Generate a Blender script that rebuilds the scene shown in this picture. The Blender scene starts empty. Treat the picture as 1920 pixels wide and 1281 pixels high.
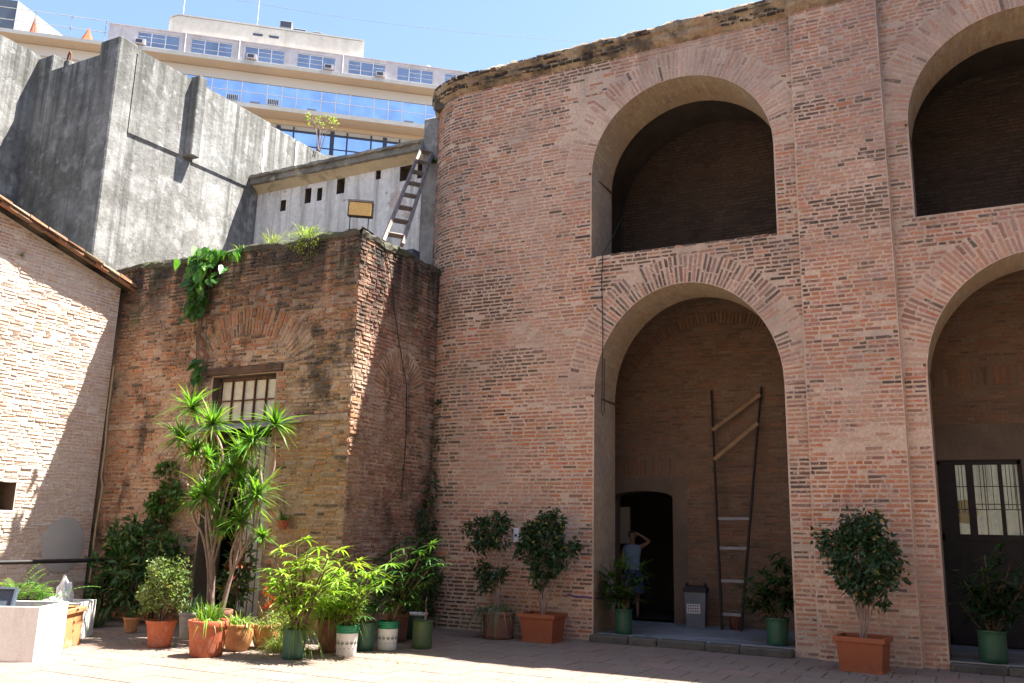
import bpy, math, random
import numpy as np
from mathutils import Vector, Matrix, noise

random.seed(7)
rng = np.random.default_rng(7)
SC = bpy.context.scene
COL = SC.collection
R = math.radians

# ------------------------------------------------------------------ camera
CAM = Vector((0, 0, 1.65))
F_PX, TH, RO, HD = 1650.0, R(12.3), R(1.4), R(180 - 62.6)
f0 = Vector((math.cos(HD), math.sin(HD), 0)); r0 = Vector((math.sin(HD), -math.cos(HD), 0)); u0 = Vector((0, 0, 1))
fw = f0 * math.cos(TH) + u0 * math.sin(TH)
u1 = u0 * math.cos(TH) - f0 * math.sin(TH)
UP = u1 * math.cos(RO) - r0 * math.sin(RO)
RT = r0 * math.cos(RO) + u1 * math.sin(RO)
cd = bpy.data.cameras.new('camera'); cam = bpy.data.objects.new('camera', cd); COL.objects.link(cam)
cd.sensor_width = 36.0; cd.lens = F_PX / 1920 * 36; cd.clip_start = 0.05; cd.clip_end = 3000
m = Matrix((RT, UP, -fw)).transposed().to_4x4(); m.translation = CAM
cam.matrix_world = m
SC.camera = cam

# ------------------------------------------------------------------ world, sun, exposure
SUN = Vector((0.40, 0.285, 1.0)).normalized()
w = bpy.data.worlds.new('World'); SC.world = w; w.use_nodes = True
wn = w.node_tree.nodes; wl = w.node_tree.links
sky = wn.new('ShaderNodeTexSky'); sky.sky_type = 'NISHITA'; sky.sun_disc = False
sky.sun_elevation = math.asin(SUN.z); sky.sun_rotation = math.atan2(SUN.x, SUN.y)
sky.air_density = 1.0; sky.dust_density = 0.9; sky.ozone_density = 1.0
wl.new(sky.outputs[0], wn['Background'].inputs[0]); wn['Background'].inputs[1].default_value = 0.070
sl = bpy.data.lights.new('sun', 'SUN'); sl.energy = 5.0; sl.angle = R(0.53); sl.color = (1.0, 0.955, 0.88)
so = bpy.data.objects.new('sun', sl); COL.objects.link(so); so.location = (0, 0, 30)
so.rotation_euler = (-SUN).to_track_quat('-Z', 'Y').to_euler()
SC.view_settings.view_transform = 'Standard'; SC.view_settings.look = 'None'
SC.view_settings.gamma = 1.0; SC.view_settings.use_curve_mapping = False
SC.view_settings.exposure = 2.28
SC.cycles.use_denoising = True
SC.cycles.max_bounces = 10; SC.cycles.diffuse_bounces = 5; SC.cycles.transparent_max_bounces = 12

# ------------------------------------------------------------------ helpers
LOC = {}
def V(*a): return Vector(a)

def thing(name, label, cat, loc=(0, 0, 0), rotz=0.0, group=None, kind=None):
    o = bpy.data.objects.new(name, None); COL.objects.link(o)
    o.location = loc; o.rotation_euler = (0, 0, rotz); o.empty_display_size = 0.2
    tag(o, label, cat, group, kind); LOC[o.name] = Vector(loc)
    return o

def tag(o, label=None, cat=None, group=None, kind=None):
    if label: o['label'] = label
    if cat: o['category'] = cat
    if group: o['group'] = group
    if kind: o['kind'] = kind
    return o

def link(name, me, parent=None):
    o = bpy.data.objects.new(name, me); COL.objects.link(o)
    if parent is not None:
        o.parent = parent; LOC[o.name] = LOC.get(parent.name, Vector((0, 0, 0)))
    return o

class MB:
    def __init__(s): s.v = []; s.f = []; s.c = []; s.sm = []
    def add(s, vs, fs, col=None, smooth=False):
        n = len(s.v); s.v.extend([tuple(p) for p in vs])
        for q in fs:
            s.f.append(tuple(i + n for i in q)); s.c.append(col); s.sm.append(smooth)
        return s
    def box(s, x0, x1, y0, y1, z0, z1, col=None):
        return s.add([(x0,y0,z0),(x1,y0,z0),(x1,y1,z0),(x0,y1,z0),(x0,y0,z1),(x1,y0,z1),(x1,y1,z1),(x0,y1,z1)],
                     [(0,3,2,1),(4,5,6,7),(0,1,5,4),(1,2,6,5),(2,3,7,6),(3,0,4,7)], col)
    def cbox(s, x0, x1, y0, y1, z0, z1, b=0.01, col=None):
        """box with chamfered edges"""
        pts = []; idx = {}
        def pv(p):
            k = tuple(round(a, 6) for a in p)
            if k not in idx: idx[k] = len(pts); pts.append(p)
            return idx[k]
        X = (x0, x1); Y = (y0, y1); Z = (z0, z1); fs = []
        def c(i, j, k, ax):
            p = [X[i], Y[j], Z[k]]; ins = [b if i == 0 else -b, b if j == 0 else -b, b if k == 0 else -b]
            for a in range(3):
                if a != ax: p[a] += ins[a]
            return pv(tuple(p))
        for i in (0, 1):
            q = [c(i,0,0,0), c(i,1,0,0), c(i,1,1,0), c(i,0,1,0)]; fs.append(q if i else q[::-1])
            q = [c(0,i,0,1), c(0,i,1,1), c(1,i,1,1), c(1,i,0,1)]; fs.append(q if i else q[::-1])
            q = [c(0,0,i,2), c(1,0,i,2), c(1,1,i,2), c(0,1,i,2)]; fs.append(q if i else q[::-1])
        for i in (0, 1):
            for j in (0, 1):
                fs.append([c(i,j,0,0), c(i,j,1,0), c(i,j,1,1), c(i,j,0,1)])
                fs.append([c(i,0,j,0), c(i,1,j,0), c(i,1,j,2), c(i,0,j,2)])
                fs.append([c(0,i,j,1), c(1,i,j,1), c(1,i,j,2), c(0,i,j,2)])
                for k in (0, 1):
                    fs.append([c(i,j,k,0), c(i,j,k,1), c(i,j,k,2)])
        return s.add(pts, fs, col)
    def bar(s, p, q, a, b=None, up=V(0, 0, 1), col=None):
        """rectangular bar from p to q, section a x b"""
        b = b or a; p = Vector(p); q = Vector(q); d = (q - p).normalized()
        sx = d.cross(up); sx = sx.normalized() if sx.length > 1e-4 else V(1, 0, 0)
        sy = sx.cross(d).normalized(); sx = sx * a / 2; sy = sy * b / 2
        vs = [p-sx-sy, p+sx-sy, p+sx+sy, p-sx+sy, q-sx-sy, q+sx-sy, q+sx+sy, q-sx+sy]
        return s.add(vs, [(0,3,2,1),(4,5,6,7),(0,1,5,4),(1,2,6,5),(2,3,7,6),(3,0,4,7)], col)
    def tube(s, pts, rad, seg=7, col=None, cap=True):
        pts = [Vector(p) for p in pts]; n = len(pts)
        rs = rad if isinstance(rad, (list, tuple)) else [rad] * n
        vs = []; px = None
        for i, p in enumerate(pts):
            d = (pts[min(i+1, n-1)] - pts[max(i-1, 0)]).normalized()
            if px is None:
                px = d.cross(V(0, 0, 1)); px = px.normalized() if px.length > .05 else d.cross(V(0, 1, 0)).normalized()
            px = (px - d * px.dot(d)).normalized(); py = d.cross(px)
            for k in range(seg):
                a = 2 * math.pi * k / seg
                vs.append(p + (px * math.cos(a) + py * math.sin(a)) * rs[i])
        fs = [(i*seg+k, i*seg+(k+1) % seg, (i+1)*seg+(k+1) % seg, (i+1)*seg+k) for i in range(n-1) for k in range(seg)]
        s.add(vs, fs, col, True)
        if cap: s.add([vs[k] for k in range(seg)][::-1], [tuple(range(seg))], col); s.add(vs[-seg:], [tuple(range(seg))], col)
        return s
    def lathe(s, prof, seg=20, c=(0, 0, 0), col=None, smooth=True, jit=0.0):
        vs = []; n = len(prof)
        for i, (r, z) in enumerate(prof):
            for k in range(seg):
                a = 2 * math.pi * k / seg; rr = r * (1 + random.uniform(-jit, jit))
                vs.append((c[0] + rr * math.cos(a), c[1] + rr * math.sin(a), c[2] + z))
        fs = [(i*seg+k, i*seg+(k+1) % seg, (i+1)*seg+(k+1) % seg, (i+1)*seg+k) for i in range(n-1) for k in range(seg)]
        return s.add(vs, fs, col, smooth)
    def strip(s, p, d, L, W, droop=0.3, col=None, n=3, up=V(0, 0, 1), fold=0.0):
        """an arching strap leaf"""
        p = Vector(p); d = Vector(d).normalized(); sd = d.cross(up)
        sd = sd.normalized() if sd.length > .02 else V(1, 0, 0)
        vs = []; wd = [.55, 1.0, .8, .45, .3]
        for i in range(n):
            t = i / n; q = p + d * (L * t) - V(0, 0, 1) * (droop * L * t * t)
            ww = W * (wd[min(int(t * 4.2), 4)]) / 2
            vs += [q - sd * ww, q + sd * ww]
        vs.append(p + d * L - V(0, 0, 1) * droop * L)
        fs = [(2*i, 2*i+1, 2*i+3, 2*i+2) for i in range(n-1)] + [(2*n-2, 2*n-1, 2*n)]
        return s.add(vs, fs, col, False)
    def leaf(s, p, d, nrm, L, W, col=None, fold=.12):
        p = Vector(p); d = d.normalized(); sd = d.cross(nrm)
        sd = sd.normalized() if sd.length > .02 else V(1, 0, 0)
        n2 = sd.cross(d)
        a = p + d * L * .42
        return s.add([p, a - sd*W/2 + n2*fold*W, p + d*L - n2*fold*L*.6, a + sd*W/2 + n2*fold*W], [(0, 1, 2), (0, 2, 3)], col)
    def heart(s, p, d, nrm, L, W, col=None):
        p = Vector(p); d = d.normalized(); sd = d.cross(nrm).normalized(); n2 = sd.cross(d)
        def q(a, b, c=0): return p + d*L*a + sd*W*b + n2*W*c
        vs = [q(.1, 0), q(-.05, .28, .08), q(.2, .5, .1), q(.6, .34, .02), q(1, 0, -.12), q(.6, -.34, .02), q(.2, -.5, .1), q(-.05, -.28, .08), q(.5, 0, -.05)]
        return s.add(vs, [(0,1,2,8),(8,2,3),(8,3,4),(8,4,5),(8,5,6),(0,8,6,7)], col)
    def mesh(s, name, mat, off=None):
        me = bpy.data.meshes.new(name)
        vs = s.v if off is None else [(a-off[0], b-off[1], c-off[2]) for a, b, c in s.v]
        me.from_pydata(vs, [], s.f)
        if mat: me.materials.append(mat)
        if any(s.sm): me.polygons.foreach_set('use_smooth', s.sm)
        if any(c is not None for c in s.c):
            at = me.attributes.new('col', 'FLOAT_COLOR', 'CORNER')
            cnt = np.array([len(f) for f in s.f])
            ca = np.array([(c if c is not None else (.5, .5, .5)) for c in s.c], dtype=np.float32)
            arr = np.ones((int(cnt.sum()), 4), np.float32); arr[:, :3] = np.repeat(ca, cnt, axis=0)
            at.data.foreach_set('color', arr.ravel())
        me.update(); return me
    def build(s, name, mat, parent=None, world=True):
        off = LOC.get(parent.name) if (parent is not None and world) else None
        return link(name, s.mesh(name, mat, off), parent)

# ------------------------------------------------------------------ materials
def newmat(name):
    mt = bpy.data.materials.new(name); mt.use_nodes = True
    nt = mt.node_tree
    return mt, nt, nt.nodes['Principled BSDF']

def node(nt, t, **kw):
    n = nt.nodes.new(t)
    for k, v in kw.items(): setattr(n, k, v)
    return n

def pos(nt, obj=False, scale=(1, 1, 1)):
    if obj: o = node(nt, 'ShaderNodeTexCoord').outputs['Object']
    else: o = node(nt, 'ShaderNodeNewGeometry').outputs['Position']
    if scale != (1, 1, 1):
        mp = node(nt, 'ShaderNodeMapping'); mp.inputs['Scale'].default_value = scale
        nt.links.new(o, mp.inputs['Vector']); o = mp.outputs[0]
    return o

def noise_tex(nt, vec, scale, detail=5.0, rough=.6, lo=.35, hi=.65):
    n = node(nt, 'ShaderNodeTexNoise'); n.inputs['Scale'].default_value = scale
    n.inputs['Detail'].default_value = detail; n.inputs['Roughness'].default_value = rough
    nt.links.new(vec, n.inputs['Vector'])
    mr = node(nt, 'ShaderNodeMapRange'); mr.inputs[1].default_value = lo; mr.inputs[2].default_value = hi
    nt.links.new(n.outputs[0], mr.inputs[0])
    return mr.outputs[0], n.outputs[0]

def mixc(nt, fac, a, b, blend='MIX'):
    mx = node(nt, 'ShaderNodeMix', data_type='RGBA', blend_type=blend)
    for s, v in ((mx.inputs[0], fac), (mx.inputs[6], a), (mx.inputs[7], b)):
        if isinstance(v, bpy.types.NodeSocket): nt.links.new(v, s)
        elif isinstance(v, (int, float)): s.default_value = v
        else: s.default_value = (*v, 1)
    return mx.outputs[2]

def mulv(nt, a, k):
    mm = node(nt, 'ShaderNodeMath', operation='MULTIPLY'); nt.links.new(a, mm.inputs[0])
    if isinstance(k, bpy.types.NodeSocket): nt.links.new(k, mm.inputs[1])
    else: mm.inputs[1].default_value = k
    return mm.outputs[0]

def surf(name, a, b=None, scale=3.0, rough=.9, spec=.25, attr=False, stains=(), bump=.3, bscale=40.0, bdist=.01, obj=False, grain=.25, gscale=30.0, metal=0.0):
    """two-tone noise colour + fine grain + stains [(colour, scale xyz, noise scale, lo, hi, amount)] + fine relief"""
    mt, nt, bs = newmat(name)
    p = pos(nt, obj)
    if attr:
        base = node(nt, 'ShaderNodeAttribute', attribute_name='col').outputs['Color']
        if b is not None:
            f, _ = noise_tex(nt, p, scale); base = mixc(nt, mulv(nt, f, a), base, b)
    else:
        f, _ = noise_tex(nt, p, scale); base = mixc(nt, f, a, b if b is not None else a)
    if grain:
        g, _ = noise_tex(nt, p, gscale, 6, .7, .3, .7)
        base = mixc(nt, grain, base, mixc(nt, g, (.25, .25, .25), (1.5, 1.5, 1.5)), 'MULTIPLY')
    for st in stains:
        (sc, sv, ns, lo, hi, am) = st[:6]
        f, _ = noise_tex(nt, pos(nt, obj, sv), ns, 7, .65, lo, hi)
        if len(st) > 6:                                   # run-off that starts at a wall top
            sx = node(nt, 'ShaderNodeSeparateXYZ'); nt.links.new(p, sx.inputs[0])
            mr = node(nt, 'ShaderNodeMapRange'); mr.inputs[1].default_value = st[6]; mr.inputs[2].default_value = st[7]
            nt.links.new(sx.outputs[2], mr.inputs[0]); f = mulv(nt, f, mr.outputs[0])
        base = mixc(nt, mulv(nt, f, am), base, sc)
    nt.links.new(base, bs.inputs['Base Color'])
    bs.inputs['Roughness'].default_value = rough; bs.inputs['Specular IOR Level'].default_value = spec
    bs.inputs['Metallic'].default_value = metal
    if bump:
        _, h = noise_tex(nt, p, bscale, 6, .65)
        bp = node(nt, 'ShaderNodeBump'); bp.inputs['Strength'].default_value = bump; bp.inputs['Distance'].default_value = bdist
        nt.links.new(h, bp.inputs['Height']); nt.links.new(bp.outputs[0], bs.inputs['Normal'])
    return mt

def leafmat(name, tint=(1, 1, 1), trans=.35, rough=.45):
    mt, nt, bs = newmat(name)
    at = node(nt, 'ShaderNodeAttribute', attribute_name='col').outputs['Color']
    f, _ = noise_tex(nt, pos(nt), 9.0, 3, .5)
    c = mixc(nt, 1.0, mixc(nt, f, at, mixc(nt, 1.0, at, (.7, .8, .6), 'MULTIPLY')), tint, 'MULTIPLY')
    nt.links.new(c, bs.inputs['Base Color']); bs.inputs['Roughness'].default_value = rough
    bs.inputs['Specular IOR Level'].default_value = .4
    tr = node(nt, 'ShaderNodeBsdfTranslucent'); nt.links.new(mixc(nt, 1.0, c, (1.5, 1.6, .6), 'MULTIPLY'), tr.inputs[0])
    ms = node(nt, 'ShaderNodeMixShader'); ms.inputs[0].default_value = trans
    nt.links.new(bs.outputs[0], ms.inputs[1]); nt.links.new(tr.outputs[0], ms.inputs[2])
    nt.links.new(ms.outputs[0], nt.nodes['Material Output'].inputs[0])
    return mt

def glassmat(name, col, rough=.03, metal=1.0):
    mt, nt, bs = newmat(name)
    f, _ = noise_tex(nt, pos(nt), .6, 3, .5)
    nt.links.new(mixc(nt, f, col, tuple(c * .75 for c in col)), bs.inputs['Base Color'])
    bs.inputs['Roughness'].default_value = rough; bs.inputs['Metallic'].default_value = metal
    return mt

def clear_glass(name):
    mt, nt, bs = newmat(name)
    bs.inputs['Base Color'].default_value = (.85, .9, .88, 1); bs.inputs['Roughness'].default_value = .02
    tp = node(nt, 'ShaderNodeBsdfTransparent'); tp.inputs[0].default_value = (.86, .9, .88, 1)
    gl = node(nt, 'ShaderNodeBsdfGlossy'); gl.inputs['Roughness'].default_value = .02
    fr = node(nt, 'ShaderNodeFresnel'); fr.inputs[0].default_value = 1.5
    ms = node(nt, 'ShaderNodeMixShader'); nt.links.new(fr.outputs[0], ms.inputs[0])
    nt.links.new(tp.outputs[0], ms.inputs[1]); nt.links.new(gl.outputs[0], ms.inputs[2])
    nt.links.new(ms.outputs[0], nt.nodes['Material Output'].inputs[0])
    return mt

BLK = (.028, .026, .024)
M = {}
M['brick'] = surf('facade_brick', .22, (.52, .38, .31), 1.0, attr=True, bump=.5, bscale=55, bdist=.008, grain=.45, gscale=45,
                  stains=[((.51, .38, .295), (1, 1, 1), 12.0, .55, .63, .7), ((.42, .28, .23), (1, 1, 1), .35, .5, .7, .22), ((.16, .13, .11), (1, 1, .5), .55, .52, .72, .42), ((.15, .125, .10), (2.6, 2.6, .16), 1.1, .46, .66, .5, 8.6, 10.3), (BLK, (1, 1, 2.5), 2.6, .62, .74, .75)])
M['mortar'] = surf('facade_mortar', (.59, .45, .345), (.49, .37, .28), 1.4, bump=.5, bscale=38, bdist=.012, grain=.4, gscale=24,
                   stains=[((.36, .33, .28), (1, 1, 1), .7, .5, .7, .5), ((.42, .29, .24), (1, 1, 1), .35, .5, .7, .25), ((.17, .14, .115), (1, 1, .5), .55, .52, .72, .42), ((.16, .13, .105), (2.6, 2.6, .16), 1.1, .46, .66, .5, 8.6, 10.3), (BLK, (1, 1, 2.5), 2.6, .66, .78, .6)])
M['abrick'] = surf('annex_brick', .2, (.44, .33, .23), 1.1, attr=True, bump=.8, bscale=40, bdist=.015, grain=.6, gscale=30,
                   stains=[((.40, .30, .21), (1, 1, 1), 9.0, .52, .62, .7), ((.48, .38, .30), (1, 1, 1), .9, .54, .62, .5), (BLK, (2, 2, .3), 1.6, .30, .52, .95, 4.6, 6.4), (BLK, (1, 1, .5), 1.7, .54, .66, .75), ((.10, .13, .045), (1, 1, .8), 1.1, .58, .74, .5)])
M['amortar'] = surf('annex_mortar', (.50, .38, .27), (.34, .24, .16), 1.6, bump=.8, bscale=30, bdist=.02, grain=.5, gscale=20,
                    stains=[(BLK, (2, 2, .3), 1.6, .30, .52, .95, 4.6, 6.4), (BLK, (1, 1, .5), 1.7, .53, .65, .75), ((.10, .13, .045), (1, 1, .8), 1.1, .58, .74, .5)])
M['lbrick'] = surf('limewashed_brick', .5, (.72, .63, .54), 1.0, attr=True, bump=.7, bscale=45, bdist=.014, grain=.45, gscale=32, stains=[((.74, .66, .56), (1, 1, 1), 14.0, .54, .64, .5)])
M['lmortar'] = surf('limewashed_mortar', (.74, .66, .56), (.66, .56, .46), 2.5, bump=.8, bscale=32, bdist=.02, grain=.35, gscale=25)
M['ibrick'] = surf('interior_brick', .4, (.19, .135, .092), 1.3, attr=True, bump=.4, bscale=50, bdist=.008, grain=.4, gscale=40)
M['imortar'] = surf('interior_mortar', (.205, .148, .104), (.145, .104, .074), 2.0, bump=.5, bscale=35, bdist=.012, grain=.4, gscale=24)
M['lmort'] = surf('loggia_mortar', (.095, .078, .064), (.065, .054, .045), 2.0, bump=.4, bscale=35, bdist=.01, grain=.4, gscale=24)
M['soffit'] = surf('arch_soffit', .5, (.46, .38, .25), 1.6, attr=True, bump=.2, bscale=30, bdist=.006, grain=.3, gscale=12)
M['soffit_m'] = surf('arch_soffit_mortar', (.40, .32, .225), (.33, .26, .19), 1.5, bump=.3, bscale=14, bdist=.015, grain=.35, gscale=9,
                     stains=[((.36, .30, .30), (1, 1, 1), .8, .5, .65, .5)])
M['cornice'] = surf('weathered_cornice', (.42, .33, .22), (.27, .19, .12), 1.3, bump=.9, bscale=14, bdist=.05, grain=.5, gscale=12,
                    stains=[((.06, .055, .045), (1, 1, 1), 1.9, .48, .62, .85), ((.36, .17, .07), (1, 1, 1), .9, .6, .7, .6)])
M['concrete'] = surf('stained_concrete', (.25, .245, .228), (.17, .166, .153), .45, bump=.6, bscale=11, bdist=.03, grain=.5, gscale=6,
                     stains=[((.36, .355, .34), (1, 1, 1), .8, .52, .62, .6), ((.40, .395, .38), (1, 1, .8), 2.4, .54, .62, .55), ((.055, .055, .048), (3.5, 3.5, .09), 1.3, .42, .60, .95, 9.6, 12.6), ((.055, .055, .05), (4.0, 4.0, .07), 1.0, .52, .66, .6), ((.085, .085, .075), (1, 1, .6), .5, .52, .68, .4),
                             ((.40, .395, .38), (1, 1, 1), 4.0, .60, .68, .6), ((.17, .15, .115), (1.5, 1.5, .2), .9, .58, .75, .5), ((.05, .05, .047), (1, 1, 1), 9.0, .66, .72, .6)])
M['limewall'] = surf('whitewashed_wall', (.80, .79, .77), (.66, .65, .62), .8, bump=.4, bscale=14, bdist=.02, grain=.25, gscale=9,
                     stains=[((.30, .29, .26), (2.6, 2.6, .16), 1.4, .48, .64, .75), ((.30, .30, .29), (1, 1, 1), .6, .56, .70, .6), ((.45, .33, .27), (1, 1, 1), 1.0, .64, .68, .6), ((.2, .2, .19), (1, 1, 1), 4.0, .62, .70, .6)])
M['eave'] = surf('stained_eave', (.62, .53, .36), (.50, .42, .29), 1.2, bump=.4, bscale=18, bdist=.02,
                 stains=[((.12, .11, .09), (1, 1, 1), 1.7, .56, .7, .7)])
M['eave_edge'] = surf('mossy_eave_edge', (.30, .28, .24), (.14, .13, .11), 1.5, bump=.9, bscale=14, bdist=.04,
                      stains=[((.55, .48, .33), (1, 1, 1), 2.4, .55, .66, .8)])
M['coping'] = surf('mossy_coping', (.10, .09, .07), (.05, .047, .036), 1.6, bump=.9, bscale=14, bdist=.04,
                   stains=[((.12, .15, .05), (1, 1, 1), 1.3, .5, .65, .6)])
M['tilemat'] = surf('roof_tile', .25, (.30, .27, .20), 2.0, attr=True, bump=.6, bscale=25, bdist=.02, grain=.5, stains=[((.10, .09, .06), (1, 1, 1), 2.2, .5, .68, .7)])
M['paver'] = surf('courtyard_paver', .5, (.185, .145, .118), .7, attr=True, rough=.85, bump=.35, bscale=30, bdist=.006, grain=.3, gscale=14,
                  stains=[((.15, .115, .09), (1, 1, 1), .5, .5, .8, .4)])
M['ground'] = surf('earth_and_grout', (.17, .125, .098), (.14, .105, .08), 1.5, bump=.5, bscale=25, bdist=.01)
M['slab'] = surf('grey_stone_slab', (.27, .28, .30), (.20, .21, .22), 1.6, rough=.75, bump=.3, bscale=20, bdist=.008, stains=[((.12, .12, .11), (1, 1, 1), 1.5, .5, .7, .5)])
M['kerb'] = surf('dark_kerb_stone', (.07, .068, .058), (.13, .12, .10), 2.4, bump=.8, bscale=16, bdist=.03)
M['plaster_d'] = surf('grimy_plaster', (.17, .13, .095), (.12, .092, .07), 1.3, bump=.3, bscale=20, bdist=.01)
M['void'] = surf('dark_plaster', (.05, .045, .04), (.035, .03, .028), 1.5, bump=.2)  # near-black plaster for the rooms behind the openings
M['wood_d'] = surf('old_dark_wood', (.13, .075, .05), (.07, .045, .03), 6, bump=.4, bscale=60, bdist=.004, stains=[((.22, .16, .12), (.4, 4, 8), 3, .5, .7, .5)])
M['wood_g'] = surf('weathered_grey_wood', (.24, .21, .19), (.16, .135, .12), 5, bump=.4, bscale=60, bdist=.004)
M['wood_p'] = surf('pale_painted_wood', (.48, .46, .42), (.36, .34, .31), 4, bump=.3, bscale=50, bdist=.004)
M['wood_l'] = surf('bare_pine_wood', (.30, .20, .115), (.22, .145, .08), 5, bump=.3, bscale=60, bdist=.003)
M['iron'] = surf('dark_iron', (.016, .014, .014), (.025, .02, .018), 6, rough=.6, spec=.3, bump=.2, grain=.2)
M['rust'] = surf('rusty_iron', (.10, .045, .025), (.16, .07, .035), 6, rough=.8, bump=.3)
M['steel'] = surf('dull_steel', (.22, .22, .23), (.16, .16, .17), 5, rough=.5, spec=.5, bump=.15)
M['cable'] = surf('black_rubber', (.018, .018, .018), rough=.6, bump=0, grain=0)
M['purple'] = surf('purple_cable', (.10, .04, .22), rough=.6, bump=0, grain=0)
M['terra'] = surf('terracotta', (.42, .115, .055), (.35, .095, .045), 4, rough=.8, bump=.2, bscale=35, bdist=.004, obj=True,
                  stains=[((.46, .30, .22), (1, 1, .7), 5, .55, .70, .55), ((.16, .08, .05), (1, 1, .5), 3, .56, .72, .5)])
M['terra2'] = surf('orange_terracotta', (.52, .24, .10), (.44, .19, .08), 4, rough=.85, bump=.25, bscale=35, bdist=.004, obj=True,
                   stains=[((.55, .42, .32), (1, 1, 1), 5, .56, .7, .6)])
M['terra_sq'] = surf('plastic_terracotta', (.30, .085, .035), (.26, .075, .03), 3, rough=.55, spec=.4, bump=.1, grain=.15, obj=True, stains=[((.30, .2, .15), (1, 1, 1), 3, .58, .75, .5)])
M['terra_d'] = surf('weathered_clay', (.24, .11, .075), (.17, .085, .06), 4, rough=.9, bump=.35, bscale=35, bdist=.005, obj=True,
                    stains=[((.42, .33, .28), (1, 1, 1), 6, .6, .7, .6)])
M['greyclay'] = surf('grey_clay', (.42, .40, .36), (.33, .31, .28), 4, rough=.9, bump=.25, obj=True)
M['green_p'] = surf('green_plastic', (.03, .115, .065), (.025, .085, .05), 3, rough=.45, spec=.5, bump=.08, grain=.15, obj=True, stains=[((.14, .17, .13), (3, 3, .6), 3, .55, .75, .4)])
M['green_b'] = surf('bright_green_plastic', (.02, .24, .12), (.02, .20, .10), 3, rough=.4, spec=.5, bump=0, grain=.1, obj=True)
M['green_o'] = surf('olive_green_plastic', (.075, .12, .045), (.055, .095, .04), 3, rough=.5, spec=.45, bump=.08, grain=.2, obj=True)
M['white_p'] = surf('white_plastic', (.78, .78, .77), (.70, .70, .69), 3, rough=.45, spec=.4, bump=0, grain=.12, obj=True)
M['print'] = surf('dark_green_print', (.03, .07, .045), rough=.6, bump=0, grain=0)
M['white_box'] = surf('white_painted_board', (.80, .78, .74), (.72, .70, .66), 2.5, rough=.7, bump=.15, grain=.15, obj=True, stains=[((.45, .40, .33), (3, 3, .5), 2.5, .52, .72, .5), ((.35, .30, .24), (1, 1, 1), 7, .62, .72, .5)])
M['soil'] = surf('dark_soil', (.045, .032, .022), (.025, .018, .013), 12, bump=1.0, bscale=30, bdist=.03, obj=True)
M['bark'] = surf('pale_bark', (.32, .23, .19), (.21, .15, .12), 9, bump=.5, bscale=35, bdist=.006)
M['bark_d'] = surf('brown_bark', (.16, .11, .075), (.10, .07, .05), 9, bump=.5, bscale=40, bdist=.006)
M['leaf'] = leafmat('leaf_sunny', trans=.38)
M['leaf_d'] = leafmat('leaf_glossy_dark', trans=.15, rough=.5)
M['bag'] = surf('thin_white_plastic', (.75, .76, .78), (.6, .62, .66), 6, rough=.35, spec=.5, bump=.5, bscale=12, bdist=.03)
M['tray'] = surf('slate_blue_plastic', (.10, .12, .16), (.08, .10, .135), 4, rough=.5, bump=.1)
M['hose'] = surf('yellowed_hose', (.30, .25, .14), (.22, .18, .10), 6, rough=.6, bump=.1)
M['bin'] = surf('grey_bin_plastic', (.15, .17, .19), (.12, .135, .15), 4, rough=.5, bump=.1, grain=.15)
M['sticker'] = surf('paper_sticker', (.55, .55, .53), rough=.8, bump=0, grain=.2)
M['ink'] = surf('black_ink', (.03, .03, .03), rough=.8, bump=0, grain=0)
M['switch'] = surf('white_switch_plate', (.8, .8, .78), rough=.4, bump=0, grain=0)
M['dirty_reflect_glass'] = surf('dirty_pane_painted_reflection', (.62, .58, .44), (.46, .46, .38), 1.8, rough=.25, spec=.5, bump=0, grain=.25, gscale=8)  # dirty glass, with a pale reflection painted into the colour
M['glass'] = clear_glass('clear_glass')
M['blueglass'] = glassmat('sky_reflecting_glass', (.62, .74, .95), .03)
M['greyglass'] = glassmat('grey_window_glass', (.36, .38, .44), .08, .8)
M['off_wall'] = surf('office_render', (.62, .59, .60), (.54, .51, .53), .2, bump=0, grain=.2, gscale=1.5, stains=[((.40, .36, .35), (2, 2, .3), .6, .52, .7, .6)])
M['off_fascia'] = surf('office_concrete', (.48, .47, .44), (.42, .41, .38), .2, bump=0, grain=.15, gscale=1.5)
M['off_soffit'] = surf('office_soffit_tan', (.58, .47, .33), (.52, .42, .30), .15, bump=0, grain=.1, gscale=1.2)  # warm tan for the slab undersides
M['off_beam'] = surf('office_beam_paint', (.62, .60, .57), (.57, .55, .52), .15, bump=0, grain=.1)
M['off_pent'] = surf('penthouse_render', (.58, .54, .47), (.50, .46, .40), .2, bump=0, grain=.2, gscale=1.5, stains=[((.36, .32, .27), (2, 2, .25), .6, .54, .72, .6)])
M['off_frame'] = surf('white_window_frame', (.78, .78, .80), bump=0, grain=0)
M['off_mullion'] = surf('dark_mullion', (.05, .06, .09), bump=0, grain=0, rough=.5)
M['ac'] = surf('air_conditioner_grey', (.35, .34, .33), (.28, .27, .27), 1, bump=0)
M['tent'] = surf('white_roof_sheet', (.84, .83, .80), (.80, .79, .76), .2, bump=0, grain=.05)
M['orange'] = surf('orange_red_cloth', (.50, .14, .06), (.40, .10, .05), 1, bump=0)
M['yellow'] = surf('yellow_sign_paint', (.85, .62, .03), bump=0, grain=.05)
M['amber'] = surf('amber_lamp_glass', (.62, .44, .17), (.52, .37, .15), 8, rough=.25, spec=.5, bump=.1)
M['black'] = surf('black_print', (.03, .03, .03), bump=0, grain=0)
M['skin'] = surf('skin_tone', (.30, .17, .12), (.27, .15, .105), 6, rough=.55, bump=0, grain=.05, obj=True)
M['hair'] = surf('dark_brown_hair', (.045, .03, .022), (.03, .02, .015), 20, rough=.5, bump=.4, obj=True)
M['top'] = surf('light_blue_cotton', (.22, .31, .39), (.18, .26, .34), 10, rough=.9, bump=.2, obj=True)
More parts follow.
